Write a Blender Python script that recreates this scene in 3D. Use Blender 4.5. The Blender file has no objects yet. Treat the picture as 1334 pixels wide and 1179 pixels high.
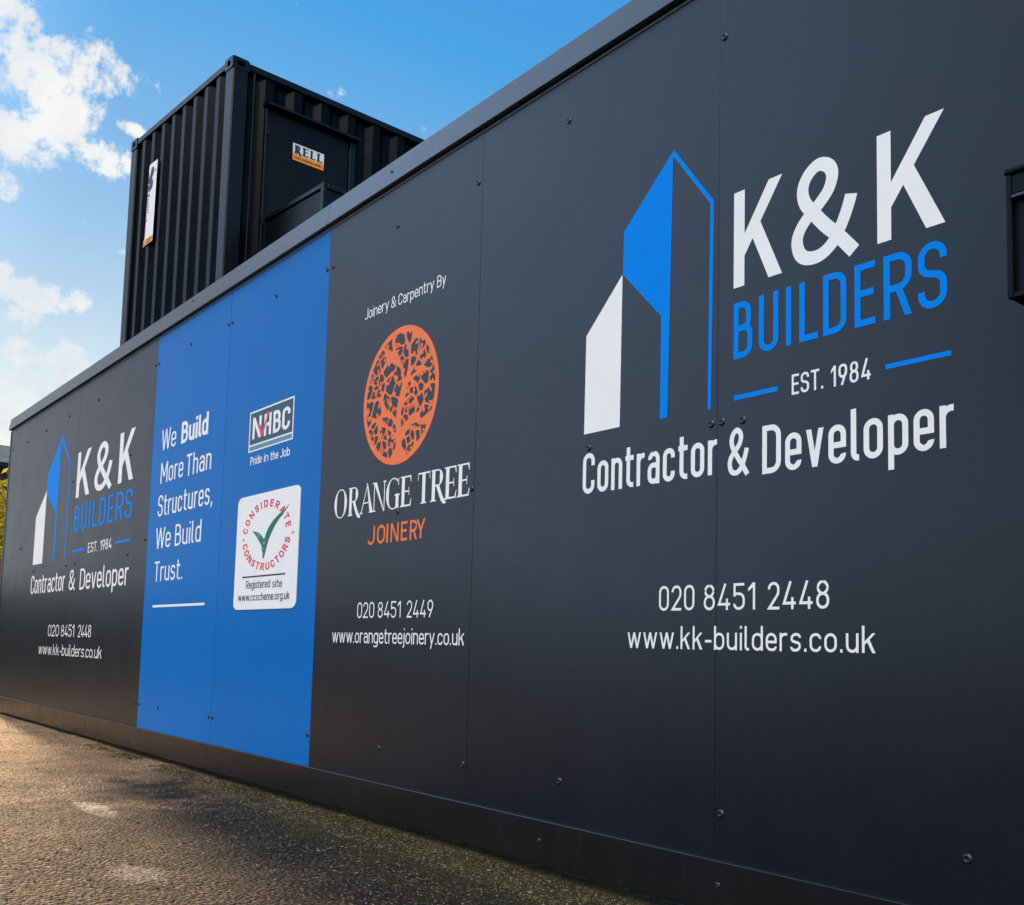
import bpy, math, random
from mathutils import Vector, Matrix

SC = bpy.context.scene
COL = SC.collection
R = math.radians
random.seed(7)

# ------------------------------------------------------------------ camera
CAM_POS = (0.0, -2.2, 0.7295)
YAW, PITCH, ROLL = 0.888, 0.0878, 0.0249
F_PX, CX, CY, PW, PH = 1299.5, 676.6, 730.2, 1334.0, 1179.0
cam_d = bpy.data.cameras.new("camera")
cam = bpy.data.objects.new("camera", cam_d)
COL.objects.link(cam)
fwd = Vector((-math.sin(YAW) * math.cos(PITCH), math.cos(YAW) * math.cos(PITCH), math.sin(PITCH)))
rgt = Vector((math.cos(YAW), math.sin(YAW), 0))
upv = rgt.cross(fwd)
r2 = rgt * math.cos(ROLL) + upv * math.sin(ROLL)
u2 = upv * math.cos(ROLL) - rgt * math.sin(ROLL)
M = Matrix((r2, u2, -fwd)).transposed().to_4x4()
M.translation = CAM_POS
cam.matrix_world = M
cam_d.sensor_fit = 'HORIZONTAL'
cam_d.sensor_width = 36.0
cam_d.lens = F_PX / PW * 36.0
cam_d.shift_x = (PW / 2 - CX) / PW
cam_d.shift_y = (CY - PH / 2) / PW
cam_d.clip_start = 0.05
cam_d.clip_end = 3000
SC.camera = cam

# ------------------------------------------------------------------ light
SUN_AZ, SUN_EL = 84.0, 15.0          # degrees from +Y towards -X, and above the horizon
sdir = Vector((-math.sin(R(SUN_AZ)) * math.cos(R(SUN_EL)), math.cos(R(SUN_AZ)) * math.cos(R(SUN_EL)), math.sin(R(SUN_EL))))
sun_d = bpy.data.lights.new("sun", 'SUN')
sun_d.energy = 4.6
sun_d.angle = R(3.0)
sun_d.color = (1.0, 0.67, 0.37)
sun = bpy.data.objects.new("sun", sun_d)
sun.rotation_euler = sdir.to_track_quat('Z', 'Y').to_euler()
sun.location = (-30, 3, 12)
COL.objects.link(sun)

SC.view_settings.view_transform = 'Standard'
SC.view_settings.look = 'None'
SC.view_settings.exposure = 0.0
SC.view_settings.gamma = 1.0


class NT:
    """small helper for node trees"""
    def __init__(s, tree):
        s.t = tree
        s.n = tree.nodes
        s.l = tree.links

    def new(s, kind, **kw):
        n = s.n.new(kind)
        for k, v in kw.items():
            setattr(n, k, v)
        return n

    def put(s, sock, v):
        if hasattr(v, 'is_output') or isinstance(v, bpy.types.NodeSocket):
            s.l.new(v, sock)
        else:
            sock.default_value = v

    def math(s, op, a, b=0.0, c=None, clamp=False):
        n = s.new('ShaderNodeMath', operation=op)
        n.use_clamp = clamp
        s.put(n.inputs[0], a)
        s.put(n.inputs[1], b)
        if c is not None:
            s.put(n.inputs[2], c)
        return n.outputs[0]

    def dot(s, a, b):
        n = s.new('ShaderNodeVectorMath', operation='DOT_PRODUCT')
        s.put(n.inputs[0], a)
        s.put(n.inputs[1], b)
        return n.outputs['Value']

    def noise(s, vec, scale, detail=4.0, rough=0.55, dist=0.0):
        n = s.new('ShaderNodeTexNoise')
        s.put(n.inputs['Vector'], vec)
        n.inputs['Scale'].default_value = scale
        n.inputs['Detail'].default_value = detail
        n.inputs['Roughness'].default_value = rough
        n.inputs['Distortion'].default_value = dist
        return n.outputs['Fac']

    def maprange(s, v, a, b, c=0.0, d=1.0, smooth=False):
        n = s.new('ShaderNodeMapRange')
        if smooth:
            n.interpolation_type = 'SMOOTHSTEP'
        s.put(n.inputs[0], v)
        for i, q in enumerate((a, b, c, d)):
            s.put(n.inputs[i + 1], q)
        return n.outputs[0]

    def mix(s, f, a, b):
        n = s.new('ShaderNodeMix', data_type='RGBA')
        s.put(n.inputs[0], f)
        s.put(n.inputs[6], a if not isinstance(a, tuple) else (*a, 1.0)[:4])
        s.put(n.inputs[7], b if not isinstance(b, tuple) else (*b, 1.0)[:4])
        return n.outputs[2]

    def scale(s, v, k):
        n = s.new('ShaderNodeVectorMath', operation='SCALE')
        s.put(n.inputs[0], v)
        s.put(n.inputs[3], k)
        return n.outputs[0]


# ------------------------------------------------------------------ world: sky and clouds
W = bpy.data.worlds.new("World")
SC.world = W
W.use_nodes = True
w = NT(W.node_tree)
w.n.clear()
out = w.new('ShaderNodeOutputWorld')
bg = w.new('ShaderNodeBackground')
bg.inputs['Strength'].default_value = 0.1
w.l.new(bg.outputs[0], out.inputs[0])
sky = w.new('ShaderNodeTexSky')
sky.sky_type = 'NISHITA'
sky.sun_disc = False
sky.sun_elevation = R(SUN_EL)
sky.sun_rotation = R(360 - SUN_AZ)
sky.air_density = 1.0
sky.dust_density = 0.0
sky.ozone_density = 6.0
tc = w.new('ShaderNodeTexCoord')
D = tc.outputs['Generated']
EF, ER, EU = (-0.9224, 0.1793, 0.342), (0.1908, 0.9816, 0.0), (0.3357, -0.0653, 0.9397)
df = w.dot(D, EF)
dfc = w.math('MAXIMUM', df, 0.05)
ca = w.math('DIVIDE', w.dot(D, ER), dfc)
cb = w.math('DIVIDE', w.dot(D, EU), dfc)
# clouds of the photo as soft lumps on the sky (bearing, height, half sizes), broken up by noise
BLOBS = [(-0.011, 0.176, 0.03, 0.022), (0.005, 0.147, 0.03, 0.026), (0.042, 0.159, 0.026, 0.02), (0.067, 0.143, 0.026, 0.014),
         (0.019, 0.118, 0.038, 0.026), (-0.005, 0.087, 0.034, 0.026), (0.031, 0.106, 0.026, 0.02), (0.054, 0.083, 0.012, 0.010),
         (0.075, 0.08, 0.021, 0.012), (0.088, 0.108, 0.009, 0.006), (-0.012, 0.04, 0.014, 0.010), 
         (-0.008, -0.035, 0.014, 0.010), (0.022, -0.047, 0.028, 0.012), (0.05, -0.046, 0.014, 0.009), (0.014, -0.066, 0.016, 0.010),
         (0.017, -0.087, 0.013, 0.006), (0.038, -0.099, 0.028, 0.013), (0.06, -0.098, 0.01, 0.01), (0.022, -0.128, 0.042, 0.014),
         (0.0, -0.155, 0.03, 0.018), (0.058, -0.114, 0.02, 0.014), (-0.06, 0.13, 0.05, 0.05)]
wn = w.new('ShaderNodeTexNoise', noise_dimensions='3D')
w.put(wn.inputs['Vector'], D)
wn.inputs['Scale'].default_value = 22.0
wn.inputs['Detail'].default_value = 4.0
wofs = w.new('ShaderNodeSeparateXYZ')
w.l.new(wn.outputs['Color'], wofs.inputs[0])
ca_w = w.math('ADD', ca, w.math('MULTIPLY', w.math('SUBTRACT', wofs.outputs[0], 0.5), 0.03))
cb_w = w.math('ADD', cb, w.math('MULTIPLY', w.math('SUBTRACT', wofs.outputs[1], 0.5), 0.03))
acc = None
for (a, b, sa, sb) in BLOBS:
    xa = w.math('DIVIDE', w.math('SUBTRACT', ca_w, a), sa * 1.15)
    xb = w.math('DIVIDE', w.math('SUBTRACT', cb_w, b), sb * 1.15)
    q = w.math('SUBTRACT', 1.0, w.math('ADD', w.math('MULTIPLY', xa, xa), w.math('MULTIPLY', xb, xb)))
    acc = q if acc is None else w.math('SMOOTH_MAX', acc, q, 0.25)
acc = w.math('MAXIMUM', acc, -1.5)
n1 = w.math('MULTIPLY_ADD', w.math('SUBTRACT', w.noise(D, 75.0, 8.0, 0.65), 0.5), 0.45, w.noise(D, 21.0, 10.0, 0.64, 0.25))
dens = w.math('ADD', w.math('MULTIPLY', acc, 0.6), w.math('MULTIPLY', w.math('SUBTRACT', n1, 0.5), 4.6))
dens = w.maprange(dens, -0.22, 0.66, 0.0, 1.0, True)
dens = w.math('MULTIPLY', dens, w.maprange(df, 0.3, 0.5))
# unseen bright cumulus, high behind the camera, added to light the hoarding's front
n2 = w.noise(D, 3.0, 8.0, 0.58, 0.2)
back = w.dot(D, (0.28, -0.46, 0.842))
cov = w.maprange(back, 0.78, 0.95, -0.08, 0.25)
dens2 = w.maprange(w.math('ADD', n2, cov), 0.5, 0.68, 0.0, 1.0, True)
dens2 = w.math('MULTIPLY', dens2, w.maprange(back, 0.76, 0.86))
n3 = w.noise(D, 14.0, 6.0, 0.6)
ccol = w.mix(w.maprange(n3, 0.35, 0.62), (7.4, 7.9, 8.7), (9.3, 9.3, 9.2))
ccol2 = w.mix(w.maprange(n3, 0.3, 0.65), (43.0, 42.0, 42.0), (66.0, 62.0, 57.0))
# colour grade of the clear sky, channel by channel
sk = w.new('ShaderNodeSeparateColor')
w.l.new(sky.outputs[0], sk.inputs[0])
gg = w.math('MINIMUM', w.math('MULTIPLY', sk.outputs[1], 2.3), 10.0)
bb_ = w.math('MINIMUM', w.math('MULTIPLY', sk.outputs[2], 2.2), w.math('MULTIPLY_ADD', sk.outputs[2], 0.3, 6.7))
rr_ = w.math('MINIMUM', w.math('MAXIMUM', w.math('MULTIPLY_ADD', sk.outputs[0], 7.5, -3.9), w.math('MULTIPLY', gg, 0.2)), w.math('MULTIPLY', gg, 0.9))
cmb = w.new('ShaderNodeCombineColor')
for i_, q_ in enumerate((rr_, gg, bb_)):
    w.l.new(q_, cmb.inputs[i_])
c1 = w.mix(dens2, cmb.outputs[0], ccol2)
# thin bright cloud veil left of the view, unseen, added to brighten the hoarding's reflections
veil = w.dot(D, (-0.75, -0.52, 0.41))
dens3 = w.math('MULTIPLY', w.maprange(veil, 0.70, 0.95, 0.0, 1.0, True), w.maprange(w.noise(D, 2.2, 6.0, 0.55), 0.3, 0.6, 0.55, 1.0))
vcol = w.mix(w.maprange(w.dot(D, (-0.960, -0.22, 0.17)), 0.90, 0.98, 0.0, 1.0, True), (8.9, 12.5, 18.4), (5.0, 5.3, 6.3))
c1 = w.mix(dens3, c1, vcol)
c2 = w.mix(dens, c1, ccol)
w.l.new(c2, bg.inputs['Color'])


# ------------------------------------------------------------------ materials
def srgb(r, g, b):
    f = lambda c: (c / 255 / 12.92) if c <= 10 else ((c / 255 + 0.055) / 1.055) ** 2.4
    return (f(r), f(g), f(b))


def mat(name, col, rough=0.5, var=0.12, vscale=6.0, rvar=0.06, bump=0.0, bscale=40.0, metal=0.0, spec=0.5, stain=None, streak=None, board=0.0):
    m = bpy.data.materials.new(name)
    m.use_nodes = True
    t = NT(m.node_tree)
    p = t.n['Principled BSDF']
    co = t.new('ShaderNodeTexCoord').outputs['Object']
    n = t.noise(co, vscale, 6.0, 0.6)
    dark = tuple(c * (1 - var) for c in col)
    lite = tuple(min(1, c * (1 + var)) for c in col)
    c = t.mix(t.maprange(n, 0.3, 0.7), dark, lite)
    if streak:
        mp = t.new('ShaderNodeMapping')
        mp.inputs['Scale'].default_value = (9.0, 9.0, 0.5)
        t.l.new(co, mp.inputs['Vector'])
        k = t.maprange(t.noise(mp.outputs[0], 3.0, 7.0, 0.7), 0.55, 0.8, 0.0, streak[1])
        c = t.mix(k, c, streak[0])
    if stain:
        k = t.maprange(t.noise(co, stain[2], 8.0, 0.7), 0.58, 0.72, 0.0, stain[1])
        c = t.mix(k, c, stain[0])
    nr = t.noise(co, vscale * 2.3, 5.0, 0.65)
    rg_ = t.maprange(nr, 0.25, 0.75, rough - rvar, rough + rvar)
    if board:                      # each board came from its own batch: slightly different tone and gloss
        rnd = t.new('ShaderNodeObjectInfo').outputs['Random']
        c = t.scale(c, t.maprange(rnd, 0.0, 1.0, 1.0 - board, 1.0 + board))
        rg_ = t.math('ADD', rg_, t.maprange(rnd, 0.0, 1.0, -0.025, 0.025))
    t.l.new(c, p.inputs['Base Color'])
    t.l.new(rg_, p.inputs['Roughness'])
    p.inputs['Metallic'].default_value = metal
    p.inputs['Specular IOR Level'].default_value = spec
    if bump > 0:
        b = t.new('ShaderNodeBump')
        b.inputs['Strength'].default_value = bump
        b.inputs['Distance'].default_value = 0.01
        t.l.new(t.noise(co, bscale, 3.0, 0.5), b.inputs['Height'])
        t.l.new(b.outputs[0], p.inputs['Normal'])
    return m


DUST = (0.05, 0.048, 0.045)
MAT = dict(
    charcoal=mat('satin_charcoal_paint', (0.0055, 0.0068, 0.0120), 0.30, 0.10, 1.7, 0.04, 0.012, 3.0, spec=0.5, streak=((0.02, 0.02, 0.022), 0.3), board=0.12),
    coping=mat('satin_grey_paint', (0.014, 0.0155, 0.020), 0.22, 0.10, 1.7, 0.04, 0.015, 4.0, spec=1.0),
    skirting=mat('satin_black_paint', (0.0075, 0.0072, 0.0078), 0.25, 0.14, 2.2, 0.06, 0.02, 5.0, streak=((0.03, 0.026, 0.02), 0.3)),
    blue=mat('satin_blue_paint', (0.0, 0.140, 0.46), 0.30, 0.04, 1.7, 0.015, 0.004, 3.0, spec=0.1, board=0.06),
    white=mat('white_vinyl', (0.88, 0.86, 0.84), 0.45, 0.03, 9.0, 0.04, spec=0.25),
    sky_blue=mat('bright_blue_vinyl', (0.0, 0.225, 0.78), 0.45, 0.03, 9.0, 0.04, spec=0.05),
    orange=mat('orange_vinyl', (0.90, 0.195, 0.06), 0.45, 0.04, 9.0, 0.04, spec=0.2),
    bolt=mat('dark_bolt_head', (0.012, 0.012, 0.014), 0.34, 0.1, 60.0, 0.05),
    trim=mat('grey_trim_metal', (0.16, 0.18, 0.21), 0.35, 0.1, 5.0, 0.05),
    void=mat('dark_backing', (0.006, 0.006, 0.006), 0.9, 0.1, 5.0),
    slate=mat('slate_blue_vinyl', (0.022, 0.07, 0.115), 0.45, 0.05, 9.0),
    pale=mat('pale_grey_blue_vinyl', (0.12, 0.25, 0.36), 0.45, 0.05, 9.0),
    red=mat('red_vinyl', (0.72, 0.03, 0.045), 0.45, 0.05, 9.0),
    pinkred=mat('bright_red_vinyl', (0.80, 0.06, 0.12), 0.45, 0.05, 9.0),
    green=mat('dark_green_vinyl', (0.0, 0.16, 0.105), 0.45, 0.05, 9.0),
    navy=mat('navy_ink', (0.012, 0.018, 0.075), 0.45, 0.05, 9.0),
    amber=mat('amber_vinyl', (0.95, 0.33, 0.01), 0.45, 0.05, 9.0),
    cblack=mat('black_container_paint', (0.0022, 0.0024, 0.0032), 0.26, 0.18, 3.0, 0.05, 0.015, 6.0, spec=0.11, stain=((0.005, 0.005, 0.006), 0.4, 5.0), streak=((0.009, 0.0092, 0.0105), 0.25)),
    cframe=mat('black_frame_paint', (0.0035, 0.0037, 0.0046), 0.30, 0.18, 4.0, 0.06, 0.04, 9.0, spec=0.3, stain=((0.025, 0.014, 0.01), 0.35, 7.0)),
    cdoor=mat('black_door_paint', (0.0025, 0.003, 0.0045), 0.36, 0.12, 3.0, 0.06, 0.02, 4.0, spec=0.22),
    cbox=mat('cabinet_black_paint', (0.0028, 0.0036, 0.006), 0.34, 0.12, 3.0, 0.06, 0.02, 9.0, spec=0.16),
)


# ------------------------------------------------------------------ object helpers
def mesh_obj(name, verts, faces, m, parent=None, smooth=False, loc=None):
    me = bpy.data.meshes.new(name)
    me.from_pydata([tuple(v) for v in verts], [], faces)
    me.update()
    if smooth:
        for p in me.polygons:
            p.use_smooth = True
    if m is not None:
        me.materials.append(m)
    o = bpy.data.objects.new(name, me)
    COL.objects.link(o)
    if parent is not None:
        o.parent = parent
    if loc is not None:
        o.location = loc
    return o


def thing(name, loc, label, cat, rz=0.0, group=None):
    o = bpy.data.objects.new(name, None)
    o.empty_display_size = 0.2
    COL.objects.link(o)
    o.location = loc
    o.rotation_euler = (0, 0, rz)
    o['label'] = label
    o['category'] = cat
    if group:
        o['group'] = group
    return o


def tag(o, label, cat, group=None):
    o['label'] = label
    o['category'] = cat
    if group:
        o['group'] = group
    return o


class MB:
    def __init__(s):
        s.v = []
        s.f = []

    def add(s, vs, fs):
        k = len(s.v)
        s.v += [tuple(v) for v in vs]
        s.f += [tuple(i + k for i in f) for f in fs]
        return s

    def box(s, a, b, bev=0.0):
        x0, y0, z0 = (min(p, q) for p, q in zip(a, b))
        x1, y1, z1 = (max(p, q) for p, q in zip(a, b))
        if bev <= 0:
            return s.add([(x0, y0, z0), (x1, y0, z0), (x1, y1, z0), (x0, y1, z0), (x0, y0, z1), (x1, y0, z1), (x1, y1, z1), (x0, y1, z1)],
                         [(0, 3, 2, 1), (4, 5, 6, 7), (0, 1, 5, 4), (1, 2, 6, 5), (2, 3, 7, 6), (3, 0, 4, 7)])
        c = bev
        vs, idx = [], {}
        for i, x in enumerate((x0, x1)):
            for j, y in enumerate((y0, y1)):
                for k, z in enumerate((z0, z1)):
                    sx, sy, sz = (1 - 2 * i), (1 - 2 * j), (1 - 2 * k)
                    for ax in range(3):
                        p = [x + sx * c, y + sy * c, z + sz * c]
                        p[ax] = (x, y, z)[ax]
                        idx[(i, j, k, ax)] = len(vs)
                        vs.append(tuple(p))
        fs = []
        for ax in range(3):
            o1, o2 = [q for q in range(3) if q != ax]
            for e in (0, 1):
                f = []
                for (p, q) in ((0, 0), (1, 0), (1, 1), (0, 1)):
                    key = [0, 0, 0]
                    key[ax] = e
                    key[o1] = p
                    key[o2] = q
                    f.append(idx[(*key, ax)])
                flip = (e == 0) ^ (ax == 1)
                fs.append(tuple(reversed(f)) if flip else tuple(f))
        # edge bevels
        for ax in range(3):
            o1, o2 = [q for q in range(3) if q != ax]
            for p in (0, 1):
                for q in (0, 1):
                    k0 = [0, 0, 0]
                    k1 = [0, 0, 0]
                    k0[o1] = k1[o1] = p
                    k0[o2] = k1[o2] = q
                    k1[ax] = 1
                    f = (idx[(*k0, o1)], idx[(*k1, o1)], idx[(*k1, o2)], idx[(*k0, o2)])
                    fs.append(f)
        for i in (0, 1):
            for j in (0, 1):
                for k in (0, 1):
                    fs.append((idx[(i, j, k, 0)], idx[(i, j, k, 1)], idx[(i, j, k, 2)]))
        return s.add(vs, fs)

    def tube(s, p0, p1, r0, r1=None, n=8):
        p0, p1 = Vector(p0), Vector(p1)
        r1 = r0 if r1 is None else r1
        d = (p1 - p0).normalized()
        a = d.orthogonal().normalized()
        b = d.cross(a)
        vs = []
        for p, r in ((p0, r0), (p1, r1)):
            for i in range(n):
                t = 2 * math.pi * i / n
                vs.append(p + a * (r * math.cos(t)) + b * (r * math.sin(t)))
        fs = [(i, (i + 1) % n, n + (i + 1) % n, n + i) for i in range(n)]
        fs += [tuple(range(n - 1, -1, -1)), tuple(range(n, 2 * n))]
        return s.add(vs, fs)

    def build(s, name, m, parent=None, smooth=False, loc=None):
        return mesh_obj(name, s.v, s.f, m, parent, smooth, loc)


# ------------------------------------------------------------------ lettering engine
# Glyphs are drawn as strokes of one width (condensed road-sign style) or as plain polygons,
# in units of the capital height; a thin sheet of vinyl is built from them.
def fillet(pts, closed=False):
    n = len(pts)
    outp = []
    for i, p in enumerate(pts):
        r = p[2] if len(p) > 2 else 0.0
        if r <= 1e-6 or (not closed and i in (0, n - 1)):
            outp.append((p[0], p[1]))
            continue
        a, b = pts[(i - 1) % n], pts[(i + 1) % n]
        v1 = (a[0] - p[0], a[1] - p[1])
        v2 = (b[0] - p[0], b[1] - p[1])
        l1, l2 = math.hypot(*v1), math.hypot(*v2)
        v1 = (v1[0] / l1, v1[1] / l1)
        v2 = (v2[0] / l2, v2[1] / l2)
        cs = max(-1, min(1, v1[0] * v2[0] + v1[1] * v2[1]))
        ang = math.acos(cs)
        if ang > math.pi - 1e-3:
            outp.append((p[0], p[1]))
            continue
        d = min(r / math.tan(ang / 2), l1 * 0.999, l2 * 0.999)
        r = d * math.tan(ang / 2)
        bis = (v1[0] + v2[0], v1[1] + v2[1])
        lb = math.hypot(*bis)
        c = (p[0] + bis[0] / lb * r / math.sin(ang / 2), p[1] + bis[1] / lb * r / math.sin(ang / 2))
        s = (p[0] + v1[0] * d - c[0], p[1] + v1[1] * d - c[1])
        e = (p[0] + v2[0] * d - c[0], p[1] + v2[1] * d - c[1])
        a0 = math.atan2(s[1], s[0])
        da = math.atan2(e[1], e[0]) - a0
        while da > math.pi:
            da -= 2 * math.pi
        while da < -math.pi:
            da += 2 * math.pi
        k = max(3, int(abs(da) / 0.2))
        for j in range(k + 1):
            t = a0 + da * j / k
            outp.append((c[0] + r * math.cos(t), c[1] + r * math.sin(t)))
    res = [outp[0]]
    for q in outp[1:]:
        if math.hypot(q[0] - res[-1][0], q[1] - res[-1][1]) > 1e-5:
            res.append(q)
    if closed and math.hypot(res[0][0] - res[-1][0], res[0][1] - res[-1][1]) < 1e-5:
        res.pop()
    return res


def ribbon(pts, t, closed=False):
    """quads of a stroke; t is a width or a list of widths"""
    n = len(pts)
    ws = t if isinstance(t, (list, tuple)) else [t] * n
    L, Rr = [], []
    for i in range(n):
        p = pts[i]
        a = pts[(i - 1) % n] if (closed or i > 0) else None
        b = pts[(i + 1) % n] if (closed or i < n - 1) else None
        ns = []
        for u, v in ((a, p), (p, b)):
            if u is None or v is None:
                continue
            dx, dy = v[0] - u[0], v[1] - u[1]
            l = math.hypot(dx, dy)
            ns.append((-dy / l, dx / l))
        if len(ns) == 2:
            mx, my = ns[0][0] + ns[1][0], ns[0][1] + ns[1][1]
            l2 = mx * mx + my * my
            k = 2.0 / max(l2, 0.35)
            nx, ny = mx * k, my * k
        else:
            nx, ny = ns[0]
        hl = hr = ws[i] / 2
        if len(ns) == 2:
            cr = ns[0][0] * ns[1][1] - ns[0][1] * ns[1][0]
            turn = abs(math.asin(max(-1, min(1, cr))))
            if 1e-4 < turn < 0.6:
                rad = min(math.hypot(p[0] - a[0], p[1] - a[1]), math.hypot(b[0] - p[0], b[1] - p[1])) / turn * 0.93
                if cr > 0:
                    hl = min(hl, rad)
                else:
                    hr = min(hr, rad)
        L.append((p[0] + nx * hl, p[1] + ny * hl))
        Rr.append((p[0] - nx * hr, p[1] - ny * hr))
    vs = L + Rr
    m = n if closed else n - 1
    fs = [(i, n + i, n + (i + 1) % n, (i + 1) % n) for i in range(m)]
    return vs, fs


def spline(pts, k=7):
    o = []
    n = len(pts)
    for i in range(n - 1):
        p0, p1, p2, p3 = pts[max(i - 1, 0)], pts[i], pts[i + 1], pts[min(i + 2, n - 1)]
        for j in range(k):
            t = j / k
            o.append(tuple(0.5 * (2 * b + (c - a) * t + (2 * a - 5 * b + 4 * c - d) * t * t + (3 * b - a - 3 * c + d) * t ** 3)
                           for a, b, c, d in zip(p0, p1, p2, p3)))
    o.append(tuple(pts[-1]))
    return o


S = lambda *p: ('S', p, False)       # open stroke
O = lambda *p: ('S', p, True)        # closed stroke
P = lambda *p: ('P', p)              # polygon


def DG(x0, y0, x1, y1, t):
    """diagonal bar with level ends; x0,x1 are the centres of its ends"""
    dx, dy = x1 - x0, y1 - y0
    hw = t / 2 * math.hypot(dx, dy) / abs(dy)
    return ('P', ((x0 - hw, y0), (x0 + hw, y0), (x1 + hw, y1), (x1 - hw, y1)))


AMP = [(0.9, -0.002), (0.681, 0.195), (0.5, 0.335), (0.332, 0.49), (0.2, 0.63), (0.175, 0.771), (0.255, 0.885), (0.40, 0.945), (0.54, 0.9),
       (0.6, 0.80), (0.55, 0.672), (0.421, 0.568), (0.221, 0.45), (0.115, 0.345), (0.09, 0.241), (0.14, 0.13), (0.26, 0.069),
       (0.441, 0.069), (0.61, 0.15), (0.72, 0.279), (0.79, 0.39), (0.836, 0.48), (0.862, 0.545)]
UW = dict(B=.43, U=.43, I=0, L=.36, D=.44, E=.38, R=.44, S=.43, T=.42, C=.42, K=.47, W=.70, M=.60, N=.47, A=.52, H=.47, P=.42, O=.46,
          J=.33, G=.45, Y=.48, V=.50)
LW = dict(n=.37, o=.38, t=.27, r=.25, a=.37, c=.36, e=.37, v=.39, l=.16, p=.38, i=0, y=.39, w=.60, d=.38, u=.37, h=.37, s=.35, k=.38,
          m=.60, j=.10, b=.38, g=.38, q=.38)
DW = {'0': .43, '1': .25, '2': .42, '4': .46, '5': .42, '8': .43, '9': .43, '.': 0, ',': 0, '-': .25, '&': .58}


def gwidth(ch, t, wm):
    if ch == ' ':
        return 0.22 * wm
    b = UW.get(ch, LW.get(ch, DW.get(ch, 0)))
    if ch == '&':
        return b * (0.6 + 0.4 * wm) if wm < 1 else b * wm
    return max(b * wm, t)


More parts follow.
